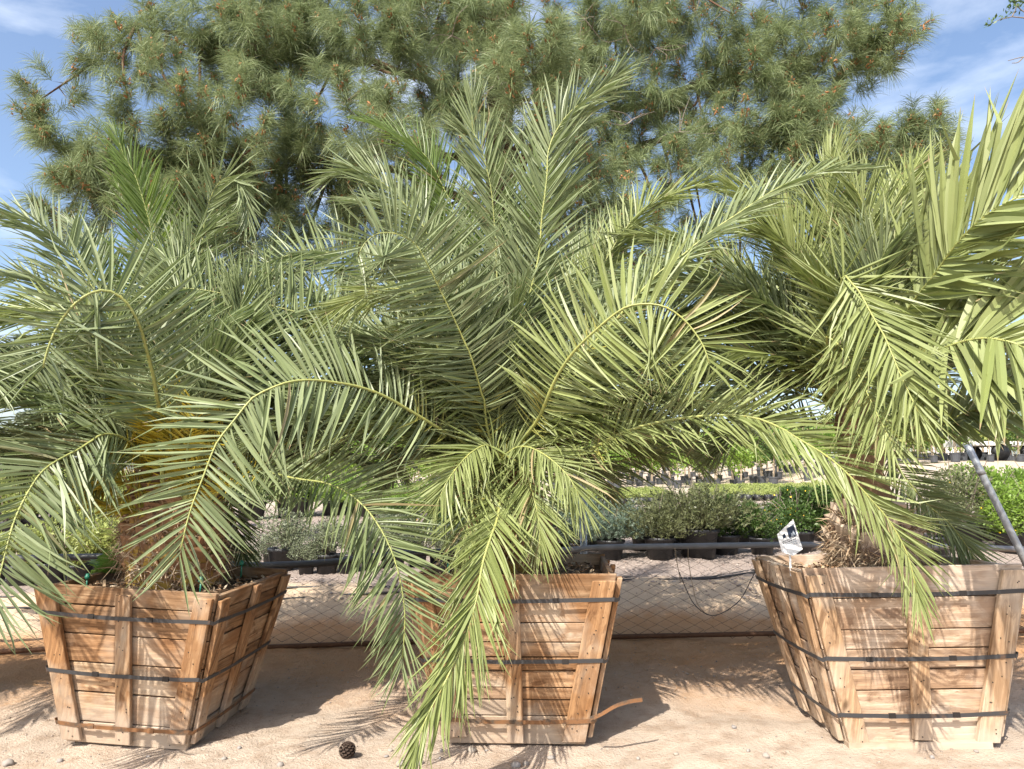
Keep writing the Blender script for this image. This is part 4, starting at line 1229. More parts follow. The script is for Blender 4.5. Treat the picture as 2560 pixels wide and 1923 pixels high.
def brush(p, d, ln, count, nl, width, open_=1.0, cone=0.3):
    """A shoot with long needles round it that droop a little."""
    q = rgP.random(count) ** 0.8
    P = p + d * (q * ln)[:, None] + rgP.normal(0, 0.008, (count, 3))
    rd = rgP.normal(0, 1, (count, 3))
    rd = nrm(rd - d * (rd @ d)[:, None])
    fw = rgP.uniform(0.25, 1.15, count)
    dd = nrm(d * fw[:, None] + rd * open_)
    L = nl * rgP.uniform(0.75, 1.15, count)
    sag = L * rgP.uniform(0.15, 0.75, count)
    m = P + dd * (L * .55)[:, None] - np.array([0, 0, 1.0]) * (sag * .25)[:, None]
    e = P + dd * L[:, None] - np.array([0, 0, 1.0]) * sag[:, None]
    w = nrm(np.cross(dd, rgP.normal(0, 1, (count, 3)))) * (width * rgP.uniform(.7, 1.2, count))[:, None] * 0.5
    V = np.stack([P - w * .7, P + w * .7, m - w, m + w, e], 1).reshape(-1, 3)
    b = (np.arange(count) * 5)[:, None]
    T = np.concatenate([b + [0, 1, 2], b + [1, 3, 2], b + [2, 3, 4]])
    S = np.zeros((count * 5, 3))
    S[:, 0] = np.tile([0, 0, .5, .5, 1], count)
    S[:, 2] = np.repeat(np.clip(rgP.normal(0.5, .28, count), 0, .999), 5)
    nd_mb.add(V, T, S)
    if rgP.random() < cone:
        c = p + d * ln * 0.72
        for _ in range(int(rgP.integers(6, 12))):
            cc = c + rgP.normal(0, 0.032, 3)
            ax = nrm(d + rgP.normal(0, .6, 3)) * rgP.uniform(.02, .036)
            b1 = nrm(np.cross(ax, rgP.normal(0, 1, 3))) * rgP.uniform(.010, .016)
            b2 = nrm(np.cross(ax, b1)) * np.linalg.norm(b1)
            V = np.array([cc - ax, cc + b1, cc + b2, cc - b1, cc - b2, cc + ax])
            cone_mb.add(V, [(0, 2, 1), (0, 3, 2), (0, 4, 3), (0, 1, 4), (5, 1, 2), (5, 2, 3), (5, 3, 4), (5, 4, 1)], (0, 0, rgP.random()))


allpts = np.vstack([np.array([np.r_[l[i] * (1 - t) + l[i + 1] * t] for i in range(len(l) - 1) for t in np.linspace(0, 1, 8)]) for l in limb_px[1:]])
for (u, v, fl) in TIPS:
    d2 = np.hypot(allpts[:, 0] - u, (allpts[:, 1] - v) * 1.0)
    near = allpts[np.argsort(d2)[rgP.integers(0, 4)]]
    yt = near[2] - rgP.uniform(0.0, 0.9) - (0.5 if fl == 1 else 0)
    tip = at(u + 40, v + 60, yt) if u < 480 else at(u, v + 25, yt)
    src = at(*near)
    mid = (src + tip) / 2 + np.array([0, 0, -0.12]) + rgP.normal(0, .06, 3)
    P = smooth_path([src, mid, tip], 12)
    ln = np.linalg.norm(np.diff(P, axis=0), axis=1).sum()
    V, T, S = tube(P, np.linspace(0.026, 0.008, 12), 5)
    MB().add(V, T, S).build('branch', M['pinebark'] if fl != 2 else M['twig'], pine, True, oP)
    dT = nrm(P[-1] - P[-4])
    sparse = fl == 2
    thin = u < 500 or u > 2100
    tipup = nrm(dT * 0.6 + np.array([rgP.normal(0, .15), -.15, .75]))
    ax = rgP.uniform(0.45, 0.7)
    e0 = P[-1] - tipup * ax * 0.55
    brush(e0, tipup, ax, 330 if not sparse else 120, 0.25, 0.0056, 0.9, 0.95)
    brush(e0 + tipup * ax * .8, tipup, 0.16, 80, 0.2, 0.005, 0.45, 0.9)
    nb = 6 if sparse else (9 if thin else 12)
    for _ in range(nb):
        s = rgP.uniform(0.3, 1.0)
        k = min(int(s * 11), 10)
        b = P[k] - np.array([0, 0, rgP.uniform(0, .12)])
        side = rgP.normal(0, 1, 3) * np.array([1, 1, .6])
        tw = nrm(dT * 0.7 + side + np.array([0, -0.2, 0.1]))
        tl = rgP.uniform(0.10, 0.24) if thin else rgP.uniform(0.14, 0.40)
        e = b + tw * tl
        w = nrm(np.cross(tw, rgP.normal(0, 1, 3))) * 0.006
        w2 = np.cross(tw, w)
        twig_mb.add(np.array([b + w, b - w * .5 + w2, b - w * .5 - w2, e]), [(0, 1, 3), (1, 2, 3), (2, 0, 3)])
        up = nrm(tw * .45 + np.array([0, 0, rgP.uniform(-.2, 1.1)]))
        brush(e, up, rgP.uniform(0.2, 0.36), int(rgP.integers(110, 170)) if not sparse else 50, rgP.uniform(0.18, 0.26) * (0.75 if sparse else 1), 0.0054 if not sparse else .004, rgP.uniform(0.6, 1.0), 0.33)
nd_mb.build('needles', M['needle'], pine, False, oP)['kind'] = 'stuff'
cone_mb.build('pollen_cones', M['cone'], pine, False, oP)['kind'] = 'stuff'
twig_mb.build('twigs', M['twig'], pine, False, oP)['kind'] = 'stuff'
# bare dead twigs in the pine
mb = MB()
for (u, v) in ((1350, 180), (1240, 170), (1560, 65), (1480, 70), (1130, 90), (1640, 120), (1250, 200), (1290, 95), (800, 470), (840, 500), (880, 540), (1700, 330), (1580, 300)):
    p = at(u, v, 7.9)
    for q in range(5):
        d = nrm(rgP.normal(0, 1, 3) * np.array([1, .4, .6]))
        L = rgP.uniform(.2, .5)
        P = smooth_path([p, p + d * L * .5 + rgP.normal(0, .05, 3), p + d * L + rgP.normal(0, .09, 3)], 7)
        V, T, S = tube(P, np.linspace(.007, .002, 7), 4)
        mb.add(V, T, S)
mb.build('dead_twigs', M['twig'], pine, False, oP)['kind'] = 'stuff'

# ------------------------------------------------------------------ chain link fence and pipes
FY = 5.15
rgW = np.random.default_rng(41)


def fy(x, z):
    return FY + 0.05 * (vnoise(x * 0.9, z * 2, 7) - .5) + 0.03 * (vnoise(x * 3, z * 3, 8) - .5)


fence = thing('chain_link_fence', 'low rusty chain link fence with a bent top pipe behind the crates', 'fence', (0, FY, float(gz(0, FY))))
oW = np.array(fence.location)
mb = MB()
half = 0.035
zz = np.arange(0, 31) * half
for k, x0 in enumerate(np.arange(-5.6, 5.6, 0.07)):
    x = x0 + half * 1.03 * np.where((np.arange(31) + k) % 2 == 0, -1, 1)
    x = x + 0.02 * (vnoise(np.full(31, x0) * 1.3, zz * 3, 9) - .5)
    z = float(gz(x0, FY)) + 0.03 + zz * (1 + 0.05 * (vnoise(x0 * .6, 0, 12) - .5))
    y = fy(x, z) + 0.003 * np.where(np.arange(31) % 2 == 0, -1, 1)
    V, T, S = tube(np.stack([x, y, z], 1), 0.0024, 3, cap=False)
    mb.add(V, T, S)
mb.build('chain_link_mesh', M['wire'], fence, False, oW)['kind'] = 'stuff'
railp = [(-330, 1402), (60, 1396), (300, 1394), (560, 1412), (680, 1414), (830, 1406), (1000, 1386), (1170, 1378), (1400, 1376), (1500, 1369), (1700, 1366), (1900, 1363), (2010, 1362), (2300, 1366), (2440, 1369), (2580, 1374), (2900, 1380)]
P = smooth_path([at(u, v, FY - 0.05) for u, v in railp[7:]], 60)
V, T, S = tube(P, 0.022, 10)
MB().add(V, T, S).build('top_pipe', M['greypipe'], fence, True, oW)
P = smooth_path([np.array([x, FY - 0.015, float(gz(x, FY)) + 0.03 + rgW.uniform(-.012, .012)]) for x in np.linspace(-5.6, 5.6, 14)], 60)
V, T, S = tube(P, 0.018, 6)
MB().add(V, T, S).build('bottom_rail', M['rust'], fence, True, oW)
for (u, vt) in ((1457, 1222), (-420, 1200), (3050, 1200)):
    t_ = at(u, vt, FY + 0.06)
    P = np.array([[t_[0], t_[1], float(gz(t_[0], FY)) - 0.05], [t_[0], t_[1], t_[2]]])
    V, T, S = tube(P, 0.028, 10)
    MB().add(V, T, S).build('post', M['steel'], fence, True, oW)
pp = thing('water_pipe', 'black plastic pipe lying along the fence behind the left crate', 'pipe', at(680, 1414, FY - 0.08))
P = smooth_path([at(u, v, FY - 0.08) for u, v in railp[:8]] + [at(1230, 1380, FY - .08)], 50)
V, T, S = tube(P, 0.026, 10)
MB().add(V, T, S).build('pipe', M['poly'], pp, True, np.array(pp.location))
V, T, S = tube(np.array([at(1225, 1380, FY - .08), at(1262, 1381, FY - .08)]), 0.033, 10)
MB().add(V, T, S).build('coupling', M['pot'], pp, True, np.array(pp.location))
st = thing('leaning_pole', 'grey metal pole leaning left beside the pale crate', 'pole', at(2543, 1362, 4.95))
P = np.array([at(2418, 1112, 5.0), at(2452, 1180, 4.99), at(2500, 1276, 4.97), at(2545, 1366, 4.95), at(2580, 1440, 4.93)])
V, T, S = tube(P, 0.026, 10)
MB().add(V, T, S).build('pole', M['steel'], st, True, np.array(st.location))
V, T, S = tube(np.array([at(2449, 1174, 4.99), at(2455, 1186, 4.99)]), 0.0285, 10)
MB().add(V, T, S).build('joint_ring', M['greypipe'], st, True, np.array(st.location))


def cable(name, label, pts, r, mat, cat='cable', n=40, group=None):
    P = smooth_path(np.array(pts), n)
    V, T, S = tube(P, r, 5)
    return tag(MB().add(V, T, S).build(name, mat, None, True), label, cat, group)


cable('drip_line', 'thin dark line hanging in a loop from the fence beside the pale crate', [at(u, v, 5.0) for u, v in ((1940, 1385), (1905, 1398), (1878, 1450), (1850, 1500), (1805, 1533), (1770, 1537), (1735, 1510), (1712, 1465), (1698, 1430))], 0.0032, M['dripline'])
cable('drip_line', 'pale wire dropping straight down from the grey pipe', [at(1687, 1370, 5.04), at(1692, 1405, 5.04), at(1702, 1455, 5.04)], 0.0028, M['stake'])
cable('drip_line', 'pale wire hanging behind the mesh, bent at its end', [at(1720, 1370, 5.03), at(1722, 1410, 5.04), at(1740, 1500, 5.05), at(1760, 1530, 5.05)], 0.0026, M['stake'])
cable('drip_line', 'pale drip line arching over the rim of the middle crate', [at(1420, 1432, 3.85), at(1432, 1400, 3.9), at(1452, 1378, 4.2), at(1480, 1372, 4.8)], 0.0026, M['stake'])
for lab, off in (('black hose lying on the gravel behind the fence, nearer of two', 0.0), ('black hose lying on the gravel behind the fence, farther of two', 0.17)):
    cable('garden_hose', lab, [(x, y + off, float(gz(x, y + off)) + 0.012) for x, y in ((-5, 6.1), (-3.2, 6.0), (-2.1, 6.0), (-1, 6.05), (0.2, 6.15), (1.0, 6.2), (1.8, 6.3), (2.6, 6.5), (4, 6.5), (6, 6.6))], 0.011, M['dripline'], 'hose', 60)

# ------------------------------------------------------------------ nursery plants behind the fence
rgB = np.random.default_rng(51)


def leaf_cloud(mb, c, rad, n, size, rg, lumps=7, m=0, aspect=2.2, upb=0.2, hollow=0.35):
    """Leaf-sized quads through an uneven lumpy volume."""
    c, rad = np.asarray(c, float), np.asarray(rad, float)
    L = rg.normal(0, 1, (lumps, 3))
    L = nrm(L) * rg.uniform(0.25, 0.75, (lumps, 1))
    lr = rg.uniform(0.3, 0.6, lumps)
    w = rg.integers(0, lumps, n)
    d = nrm(rg.normal(0, 1, (n, 3)))
    P = c + (L[w] + d * (lr[w] * rg.uniform(hollow, 1, n) ** 0.5)[:, None]) * rad
    u = nrm(d * .6 + rg.normal(0, .7, (n, 3)) + np.array([0, 0, upb]))
    v = nrm(np.cross(u, rg.normal(0, 1, (n, 3))))
    s = size * rg.uniform(.6, 1.3, n)
    V = np.stack([P, P + u * (s * .5)[:, None] + v * (s / aspect * .5)[:, None], P + u * s[:, None], P + u * (s * .5)[:, None] - v * (s / aspect * .5)[:, None]], 1).reshape(-1, 3)
    b = (np.arange(n) * 4)[:, None]
    S = np.zeros((4 * n, 3))
    S[:, 0] = np.tile([0, .5, 1, .5], n)
    S[:, 1] = np.tile([.5, 1, .5, 0], n)
    S[:, 2] = np.repeat(np.clip(rg.normal(.5, .25, n), 0, .999), 4)
    mb.add(V, np.concatenate([b + [0, 1, 2], b + [0, 2, 3]]), S, m)


POT = [(0.0, 0.0), (0.80, 0.0), (0.96, 0.86), (1.05, 0.87), (1.06, 1.0), (0.98, 1.0), (0.95, 0.88), (0.0, 0.88)]


def pot_mesh(r, h, sides=16):
    V, T = lathe([(a * r, b * h) for a, b in POT], (0, 0, 0), sides)
    return MB().add(V, T)


def potted_shrub(label, group, mat, pr, ph, rad, n, size, kind='round', flowers=False, lumps=9):
    root = thing('potted_shrub', label, 'shrub', (0, 0, 0), group=group)
    pot_mesh(pr, ph).build('pot', M['pot'], root, True)
    mb = MB()
    for q in range(9):
        d = nrm(np.array([rgB.normal(0, .4), rgB.normal(0, .4), 1]))
        P = smooth_path([np.array([0, 0, ph * .9]) + rgB.normal(0, .02, 3), np.array([0, 0, ph]) + d * rad[2] * .7, np.array([0, 0, ph]) + d * rad[2] * 1.5 + rgB.normal(0, .05, 3)], 6)
        V, T, S = tube(P, np.linspace(.008, .003, 6), 4)
        mb.add(V, T, S)
    mb.build('stems', M['twig'], root)
    mb = MB()
    if kind == 'spiky':
        for q in range(n // 14):
            b = np.array([rgB.normal(0, .5) * rad[0], rgB.normal(0, .5) * rad[1], ph + rgB.uniform(0, .5) * rad[2]])
            d = nrm(np.array([b[0] * 1.3, b[1] * 1.3, 0.35 + abs(rgB.normal(0, .2))]) + rgB.normal(0, .12, 3))
            ln = rad[2] * rgB.uniform(.5, 1.1)
            k = 14
            t = rgB.random(k)
            P = b + d * (t * ln)[:, None]
            u = nrm(d + rgB.normal(0, .6, (k, 3)))
            v = nrm(np.cross(u, rgB.normal(0, 1, (k, 3)))) * size * .16
            s = size * rgB.uniform(.7, 1.2, k)
            V = np.stack([P - v, P + v, P + u * s[:, None]], 1).reshape(-1, 3)
            S = np.zeros((3 * k, 3))
            S[:, 2] = rgB.random()
            mb.add(V, (np.arange(k) * 3)[:, None] + [0, 1, 2], S)
    else:
        leaf_cloud(mb, (0, 0, ph + rad[2] * .8), rad, n, size, rgB, lumps)
    mb.build('foliage', mat, root)
    if flowers:
        mb = MB()
        leaf_cloud(mb, (0, 0, ph + rad[2] * .9), np.array(rad) * 1.03, 26, .022, rgB, lumps, aspect=1)
        mb.build('flowers', M['flower'], root)
    return root


def copy_thing(o, loc, rz=0.0, s=1.0, label=None):
    r = o.copy()
    COL.objects.link(r)
    r.location, r.rotation_euler, r.scale = loc, (0, 0, rz), (s, s, s)
    if label:
        r['label'] = label
    for ch in list(o.children):
        c = ch.copy()
        COL.objects.link(c)
        c.parent = r
    return r


ORD = ('leftmost', 'second from left', 'third from left', 'fourth from left', 'fifth from left', 'sixth from left', 'seventh from left', 'eighth from left', 'ninth from left', 'tenth from left', 'eleventh from left')


def spread(proto, spots, rg=rgB, smin=.62, smax=1.18):
    base = proto['label']
    yb = sorted(y for _, y in spots)
    gap = max(range(1, len(yb)), key=lambda q: yb[q] - yb[q - 1])
    cut = (yb[gap] + yb[gap - 1]) / 2 if len(spots) > 3 else 99
    front = sorted(u for u, y in spots if y < cut)
    back = sorted(u for u, y in spots if y >= cut)
    names = [f"{base}, {ORD[front.index(u)]} in front" if y < cut else f"{base}, {ORD[back.index(u)]} behind" for u, y in spots]
    for k, (u, Y) in enumerate(spots):
        x = (u - 1280) / F_PX * Y
        loc = (x, Y, float(gz(x, Y)) - 0.004)
        rz, s = rg.uniform(0, 2 * PI), rg.uniform(smin, smax)
        if k == 0:
            proto.location, proto.rotation_euler, proto.scale = loc, (0, 0, rz), (s, s, s)
            proto['label'] = names[0]
        else:
            copy_thing(proto, loc, rz, s, names[k])


p_blue = potted_shrub('blue grey potted shrub', 'blue grey shrubs in black pots', M['fol_blue'], .19, .26, (.34, .34, .26), 9000, .05, 'spiky')
spread(p_blue, [(1440, 7.7), (1520, 7.5), (1600, 8.2), (1500, 8.6), (1655, 8.8), (1400, 8.4), (1340, 7.8), (1180, 8.0)])
p_grey = potted_shrub('reddish grey potted shrub', 'reddish grey shrubs in black pots', M['fol_olive'], .19, .26, (.36, .36, .30), 9000, .045, 'spiky')
spread(p_grey, [(1640, 7.4), (1735, 7.5), (1700, 8.2)])
p_deep = potted_shrub('deep green potted shrub', 'deep green shrubs in black pots', M['fol_deep'], .2, .26, (.38, .38, .34), 5200, .042, flowers=True)
spread(p_deep, [(1800, 7.7), (1890, 7.6), (1980, 7.7), (2070, 7.6), (1760, 8.6), (1850, 8.7), (1940, 8.6), (2040, 8.7), (2150, 8.0), (1700, 9.2), (2130, 8.9), (2240, 8.4), (1000, 8.6), (1120, 8.9)])
p_bright = potted_shrub('bright shrub by leaning pole', 'bright green shrubs by the leaning pole', M['fol_bright'], .2, .26, (.46, .46, .42), 5200, .05, flowers=True)
spread(p_bright, [(2500, 7.6), (2590, 7.7), (2440, 8.6), (2540, 8.8), (2640, 8.6), (2480, 9.8), (2600, 10)])
p_tan = potted_shrub('brownish tangled shrub left of pole', 'tangled brownish shrubs by the leaning pole', M['fol_olive'], .2, .26, (.5, .45, .42), 2600, .035)
spread(p_tan, [(2310, 7.6), (2380, 7.9), (2330, 8.8)])
p_silver = potted_shrub('sparse silvery shrub behind black pipe', 'silvery shrubs in black pots', M['fol_grey'], .125, .2, (.26, .26, .19), 2400, .028)
spread(p_silver, [(600, 7.1), (660, 7.15), (720, 7.2), (780, 6.95), (830, 7.0), (885, 7.0), (935, 7.1), (990, 7.2), (690, 7.9), (760, 7.9), (830, 7.9), (900, 7.9), (970, 8.0), (560, 7.8), (1050, 7.4), (1100, 7.6)])
p_olive = potted_shrub('yellowish potted plant behind left crate', 'yellowish plants in black pots', M['fol_lime'], .14, .2, (.28, .28, .2), 2400, .04)
spread(p_olive, [(20, 7.0), (90, 7.0), (160, 7.05), (230, 7.1), (300, 7.05), (360, 7.1), (60, 7.9), (150, 7.9), (250, 8.0), (340, 8.0), (430, 7.4), (500, 7.6), (-60, 7.2)])
spread(copy_thing(p_olive, (0, 0, 0), 0, 1, 'yellowish potted plant in the rows far left'), [(40, 10.2), (130, 10.4), (230, 10.1), (330, 10.3), (430, 10.0), (520, 10.2), (80, 12.1), (200, 12.4), (320, 12.2), (440, 12.0), (560, 12.3)], smin=1.3, smax=2.0)
spread(copy_thing(p_deep, (0, 0, 0), 0, 1, 'dark potted shrub in the rows far left'), [(60, 14.2), (180, 14.6), (300, 14.3), (420, 14.5), (540, 14.4), (640, 14.2), (740, 14.6)], smin=1.2, smax=1.8)
p_ever = potted_shrub('feathery bright bush in nursery rows', 'feathery bright bushes', M['fol_bright'], .22, .28, (.7, .7, .5), 5200, .07, 'spiky')
spread(p_ever, [(1090, 13.5), (1010, 14), (1150, 14.5), (930, 14.5), (840, 15), (760, 15.5), (1230, 15)])


def tray(mat):
    root = thing('plant_tray', 'flat of yellow green groundcover in small black pots', 'plant tray', group='flats of groundcover')
    mb = MB()
    for x in np.linspace(-.36, .36, 4):
        for y in np.linspace(-.36, .36, 4):
            V, T = lathe([(0, 0), (.085, 0), (.105, .15), (0, .15)], (x, y, 0), 8)
            mb.add(V, T)
    mb.build('pots', M['pot'], root, True)
    mb = MB()
    for x in np.linspace(-.36, .36, 4):
        for y in np.linspace(-.36, .36, 4):
            leaf_cloud(mb, (x, y, .2), (.17, .17, .09), 150, .05, rgB, 5)
    mb.build('foliage', mat, root)
    return root


p_tray = tray(M['fol_lime'])
first = True
for (u0, u1, Y0, Y1) in ((1440, 1650, 16.5, 20.2), (1770, 2120, 17.0, 21.5), (900, 1100, 15.5, 18)):
    for Y in np.arange(Y0, Y1, 0.95):
        for x in np.arange((u0 - 1280) / F_PX * Y, (u1 - 1280) / F_PX * Y, 0.95):
            loc = (x, Y, float(gz(x, Y)))
            if first:
                p_tray.location = loc
                first = False
            else:
                copy_thing(p_tray, loc, rgB.integers(0, 4) * PI / 2)

# saplings in black pots: rows of young trees
SAP = []
for q in range(5):
    mb = MB()
    V, T = lathe([(a * .16, b * .3) for a, b in POT], (0, 0, 0), 12)
    mb.add(V, T, None, 0)
    P = smooth_path([np.array([0, 0, .27]), np.array([.02, .01, .8]), np.array([0, .02, 1.5 + .2 * q / 4])], 7)
    V, T, S = tube(P, np.linspace(.016, .008, 7), 5)
    mb.add(V, T, S, 1)
    V, T = box((.05, .03, 1.0), (.022, .022, 1.9))
    mb.add(V, T, None, 2)
    leaf_cloud(mb, (0, 0, 1.32), (.58, .58, .78), 620, .13, rgB, 11, 3, 1.6, -.1)
    SAP.append(mb.mesh('potted_sapling', [M['pot_grey'], M['stake'], M['stake'], [M['fol_bright'], M['fol_bright'], M['fol_lime'], M['fol_bright'], M['fol_deep']][q]]))
cnt = 0
for Y in np.concatenate([np.arange(24.2, 31, 1.15), np.arange(32, 60, 3.4)]):
    for x in np.arange(-14, 32, 1.12):
        u = 1280 + x / Y * F_PX
        if cnt >= 296 or not (1330 < u < 2130 or 2210 < u < 2640 or 760 < u < 1180):
            continue
        if u < 1200 and Y > 40 or rgB.random() < 0.08:
            continue
        xx, yy = x + rgB.uniform(-.2, .2), Y + rgB.uniform(-.2, .2)
        o = bpy.data.objects.new('potted_sapling', SAP[int(rgB.integers(0, 5))])
        link(o)
        o.location = (xx, yy, float(gz(xx, yy)) - .01)
        o.rotation_euler = (rgB.normal(0, .03), rgB.normal(0, .03), rgB.uniform(0, 6.28))
        s = rgB.uniform(.85, 1.15)
        o.scale = (s, s, s)
        tag(o, 'staked young tree in a black pot in the nursery rows', 'potted tree', 'young trees in nursery rows')
        cnt += 1

# far trees on the horizon
FT = []
for q in range(4):
    mc, mt = MB(), MB()
    H = 6.5 + q * .7
    for k in range(5 + q):
        c = np.array([rgB.normal(0, 1.3), rgB.normal(0, 1.3), H * rgB.uniform(.4, .82)])
        leaf_cloud(mc, c, (1.9, 1.9, 1.5), 520, .42, rgB, 8, aspect=1.7)
    P = smooth_path([np.array([0, 0, -.2]), np.array([.1, 0, H * .3]), np.array([0, .1, H * .6])], 6)
    V, T, S = tube(P, np.linspace(.25, .1, 6), 7)
    mt.add(V, T, S)
    for k in range(5):
        a = rgB.uniform(0, 6.28)
        P = smooth_path([np.array([0, 0, H * .35]), np.array([math.cos(a) * .8, math.sin(a) * .8, H * .52]), np.array([math.cos(a) * 1.6, math.sin(a) * 1.6, H * .7])], 5)
        V, T, S = tube(P, np.linspace(.1, .03, 5), 5)
        mt.add(V, T, S)
    FT.append((mc.mesh('crown', [M['fol_olive'], M['fol_deep'], M['fol_olive'], M['fol_grey']][q]), mt.mesh('trunk', M['pinebark'])))
for k, (u, Y, s) in enumerate([(2350, 48, .8), (2290, 55, .8), (2440, 92, 1.0), (2520, 105, 1.1), (2580, 98, .95), (2400, 110, 1.1), (2480, 120, 1.2), (2250, 80, 1.1), (2180, 90, 1.1), (2100, 85, .9), (2000, 95, 1.0), (1920, 100, .9),
                              (1840, 90, .8), (1750, 96, .9), (1660, 88, .8), (1580, 95, .9), (1500, 90, .8), (1400, 96, .9), (1300, 90, .9), (1180, 88, .9), (1080, 80, .8), (980, 84, 1.0), (880, 90, .8), (600, 95, .9), (480, 85, 1.0), (350, 90, 1.1), (220, 80, 1.0), (100, 86, 1.1), (-40, 80, 1.0), (-160, 84, 1.1), (2660, 95, 1.0), (2750, 90, 1.0)]):
    x = (u - 1280) / F_PX * Y
    r = thing('distant_tree', ('olive toned', 'deep green', 'broad olive', 'silvery')[k % 4] + ' tree on the far side of the nursery', 'tree', (x, Y, float(gz(x, Y)) - .1), (0, 0, rgB.uniform(0, 6.28)), 'trees on the horizon, ' + ('olive', 'deep green', 'broad', 'silvery')[k % 4])
    r.scale = (s * 1.1, s * 1.1, s)
    for nm, me in zip(('crown', 'trunk'), FT[k % 4]):
        link(bpy.data.objects.new(nm, me), r)

# white flatbed trailer and a tan roofed house far right
tr = thing('flatbed_trailer', 'white flatbed trailer among the nursery rows at far right', 'trailer', (19.2, 26, float(gz(19.2, 26))))
oT = np.array(tr.location)
V, T = box((0, 0, .62), (3.4, 1.7, .16))
MB().add(V, T).build('deck', M['trailer'], tr)
for sx in (-1.62, 1.62):
    V, T = box((sx, 0, .85), (.06, 1.6, .3))
    MB().add(V, T).build('end_board', M['trailer'], tr)
for sx in (-.6, .5):
    for sy in (-.75, .75):
        V, T, S = tube(np.array([[sx, sy - .1, .3], [sx, sy + .1, .3]]), .3, 14)
        MB().add(V, T, S).build('wheel', M['pot'], tr, True)
hs = thing('house', 'small tan roofed house seen between the far trees', 'house', (44, 66, float(gz(44, 66))))
V, T = box((0, 0, 1.6), (6, 5, 3.4))
MB().add(V, T).build('wall', M['trailer'], hs)
V = np.array([[-3.4, -2.9, 3.3], [3.4, -2.9, 3.3], [3.4, 2.9, 3.3], [-3.4, 2.9, 3.3], [-2.4, 0, 5.0], [2.4, 0, 5.0]])
MB().add(V, [(0, 1, 5), (0, 5, 4), (2, 3, 4), (2, 4, 5), (1, 2, 5), (3, 0, 4), (0, 2, 1), (0, 3, 2)]).build('roof', M['roof'], hs)

# ------------------------------------------------------------------ small things near the camera
rgS = np.random.default_rng(61)


def blob(c, r, rg, sq=(1, 1, .65), n=1):
    bm = bmesh.new()
    bmesh.ops.create_icosphere(bm, subdivisions=n, radius=1.0)
    A = np.array([v.co for v in bm.verts])
    Tt = np.array([[v.index for v in f.verts] for f in bm.faces])
    bm.free()
    A = A * (1 + rg.normal(0, .13, (len(A), 1))) * np.array(sq) * r * rg.uniform(.75, 1.25, 3)
    a = rg.uniform(0, 6.28)
    A = A @ np.array([[math.cos(a), math.sin(a), 0], [-math.sin(a), math.cos(a), 0], [0, 0, 1]])
    return A + np.asarray(c), Tt


def gpoint(u, v):
    """Ground point under a pixel."""
    a, b = (u - 1280.0) / F_PX, -(v - 961.5) / F_PX
    c, s = math.cos(PITCH), math.sin(PITCH)
    d = np.array([a, c - b * s, s + b * c])
    t = 3.0
    for _ in range(30):
        p = np.array([0, 0, CAM_Z]) + d * t
        t -= (p[2] - float(gz(p[0], p[1]))) / d[2] * 0.9
    p = np.array([0, 0, CAM_Z]) + d * t
    return p


# pebbles strewn over the sand
mb = MB()
N = 9000
px, py = rgS.uniform(-3.3, 3.4, N), 2.55 + 2.6 * rgS.random(N) ** 1.3
keepm = vnoise(px * 1.5, py * 2.2, 20) + rgS.normal(0, .18, N) > .38
px, py = px[keepm], py[keepm]
pr = np.clip(rgS.lognormal(-6.0, .55, len(px)), .0012, .010)
octV = np.array([[1, 0, 0], [-1, 0, 0], [0, 1, 0], [0, -1, 0], [0, 0, 1], [0, 0, -1.0]])
octT = [(0, 2, 4), (2, 1, 4), (1, 3, 4), (3, 0, 4), (2, 0, 5), (1, 2, 5), (3, 1, 5), (0, 3, 5)]
pz = gz(px, py)
for k in range(len(px)):
    V = octV * (pr[k] * rgS.uniform(.6, 1.3, (6, 1))) * np.array([1, 1, .65])
    a = rgS.uniform(0, 6.28)
    V = V @ np.array([[math.cos(a), math.sin(a), 0], [-math.sin(a), math.cos(a), 0], [0, 0, 1]])
    mb.add(V + [px[k], py[k], pz[k] + pr[k] * .25], octT, (0, 0, rgS.random()))
tag(mb.build('gravel', M['pebble'], None, True), kind='stuff')
mb = MB()
N = 3000
px, py = rgS.uniform(-4, 4, N), 5.9 + 1.9 * rgS.random(N)
pz = gz(px, py)
for k in range(N):
    r = rgS.uniform(.006, .02)
    V = octV * (r * rgS.uniform(.6, 1.3, (6, 1))) * np.array([1, 1, .5])
    mb.add(V + [px[k], py[k], pz[k] + r * .2], octT, (0, 0, rgS.random()))
tag(mb.build('terrace_gravel', M['pebble_dark'], None, False), kind='stuff')
for (u, v, r) in ((560, 1899, .014), (598, 1872, .011), (975, 1879, .015), (966, 1893, .010), (1000, 1913, .02), (1050, 1911, .017), (1104, 1880, .013), (1100, 1897, .009), (1180, 1878, .02), (1216, 1878, .008), (1378, 1897, .015),
                  (1290, 1917, .02), (1315, 1912, .016), (1690, 1888, .013), (1835, 1820, .013), (1870, 1879, .011), (1915, 1894, .017), (552, 1728, .008), (1595, 1898, .012), (20, 1912, .02), (150, 1905, .014), (700, 1915, .014), (2330, 1895, .013), (2440, 1880, .010), (370, 1893, .010)):
    p = gpoint(u, v)
    V, T = blob(p + np.array([0, 0, r * .35]), r, rgS, n=2)
    tag(MB().add(V, T, (0, 0, rgS.random())).build('stone', M['stone'], None, True), 'small rounded stone lying on the sand in front of the crates', 'stone', 'stones lying on the sand')
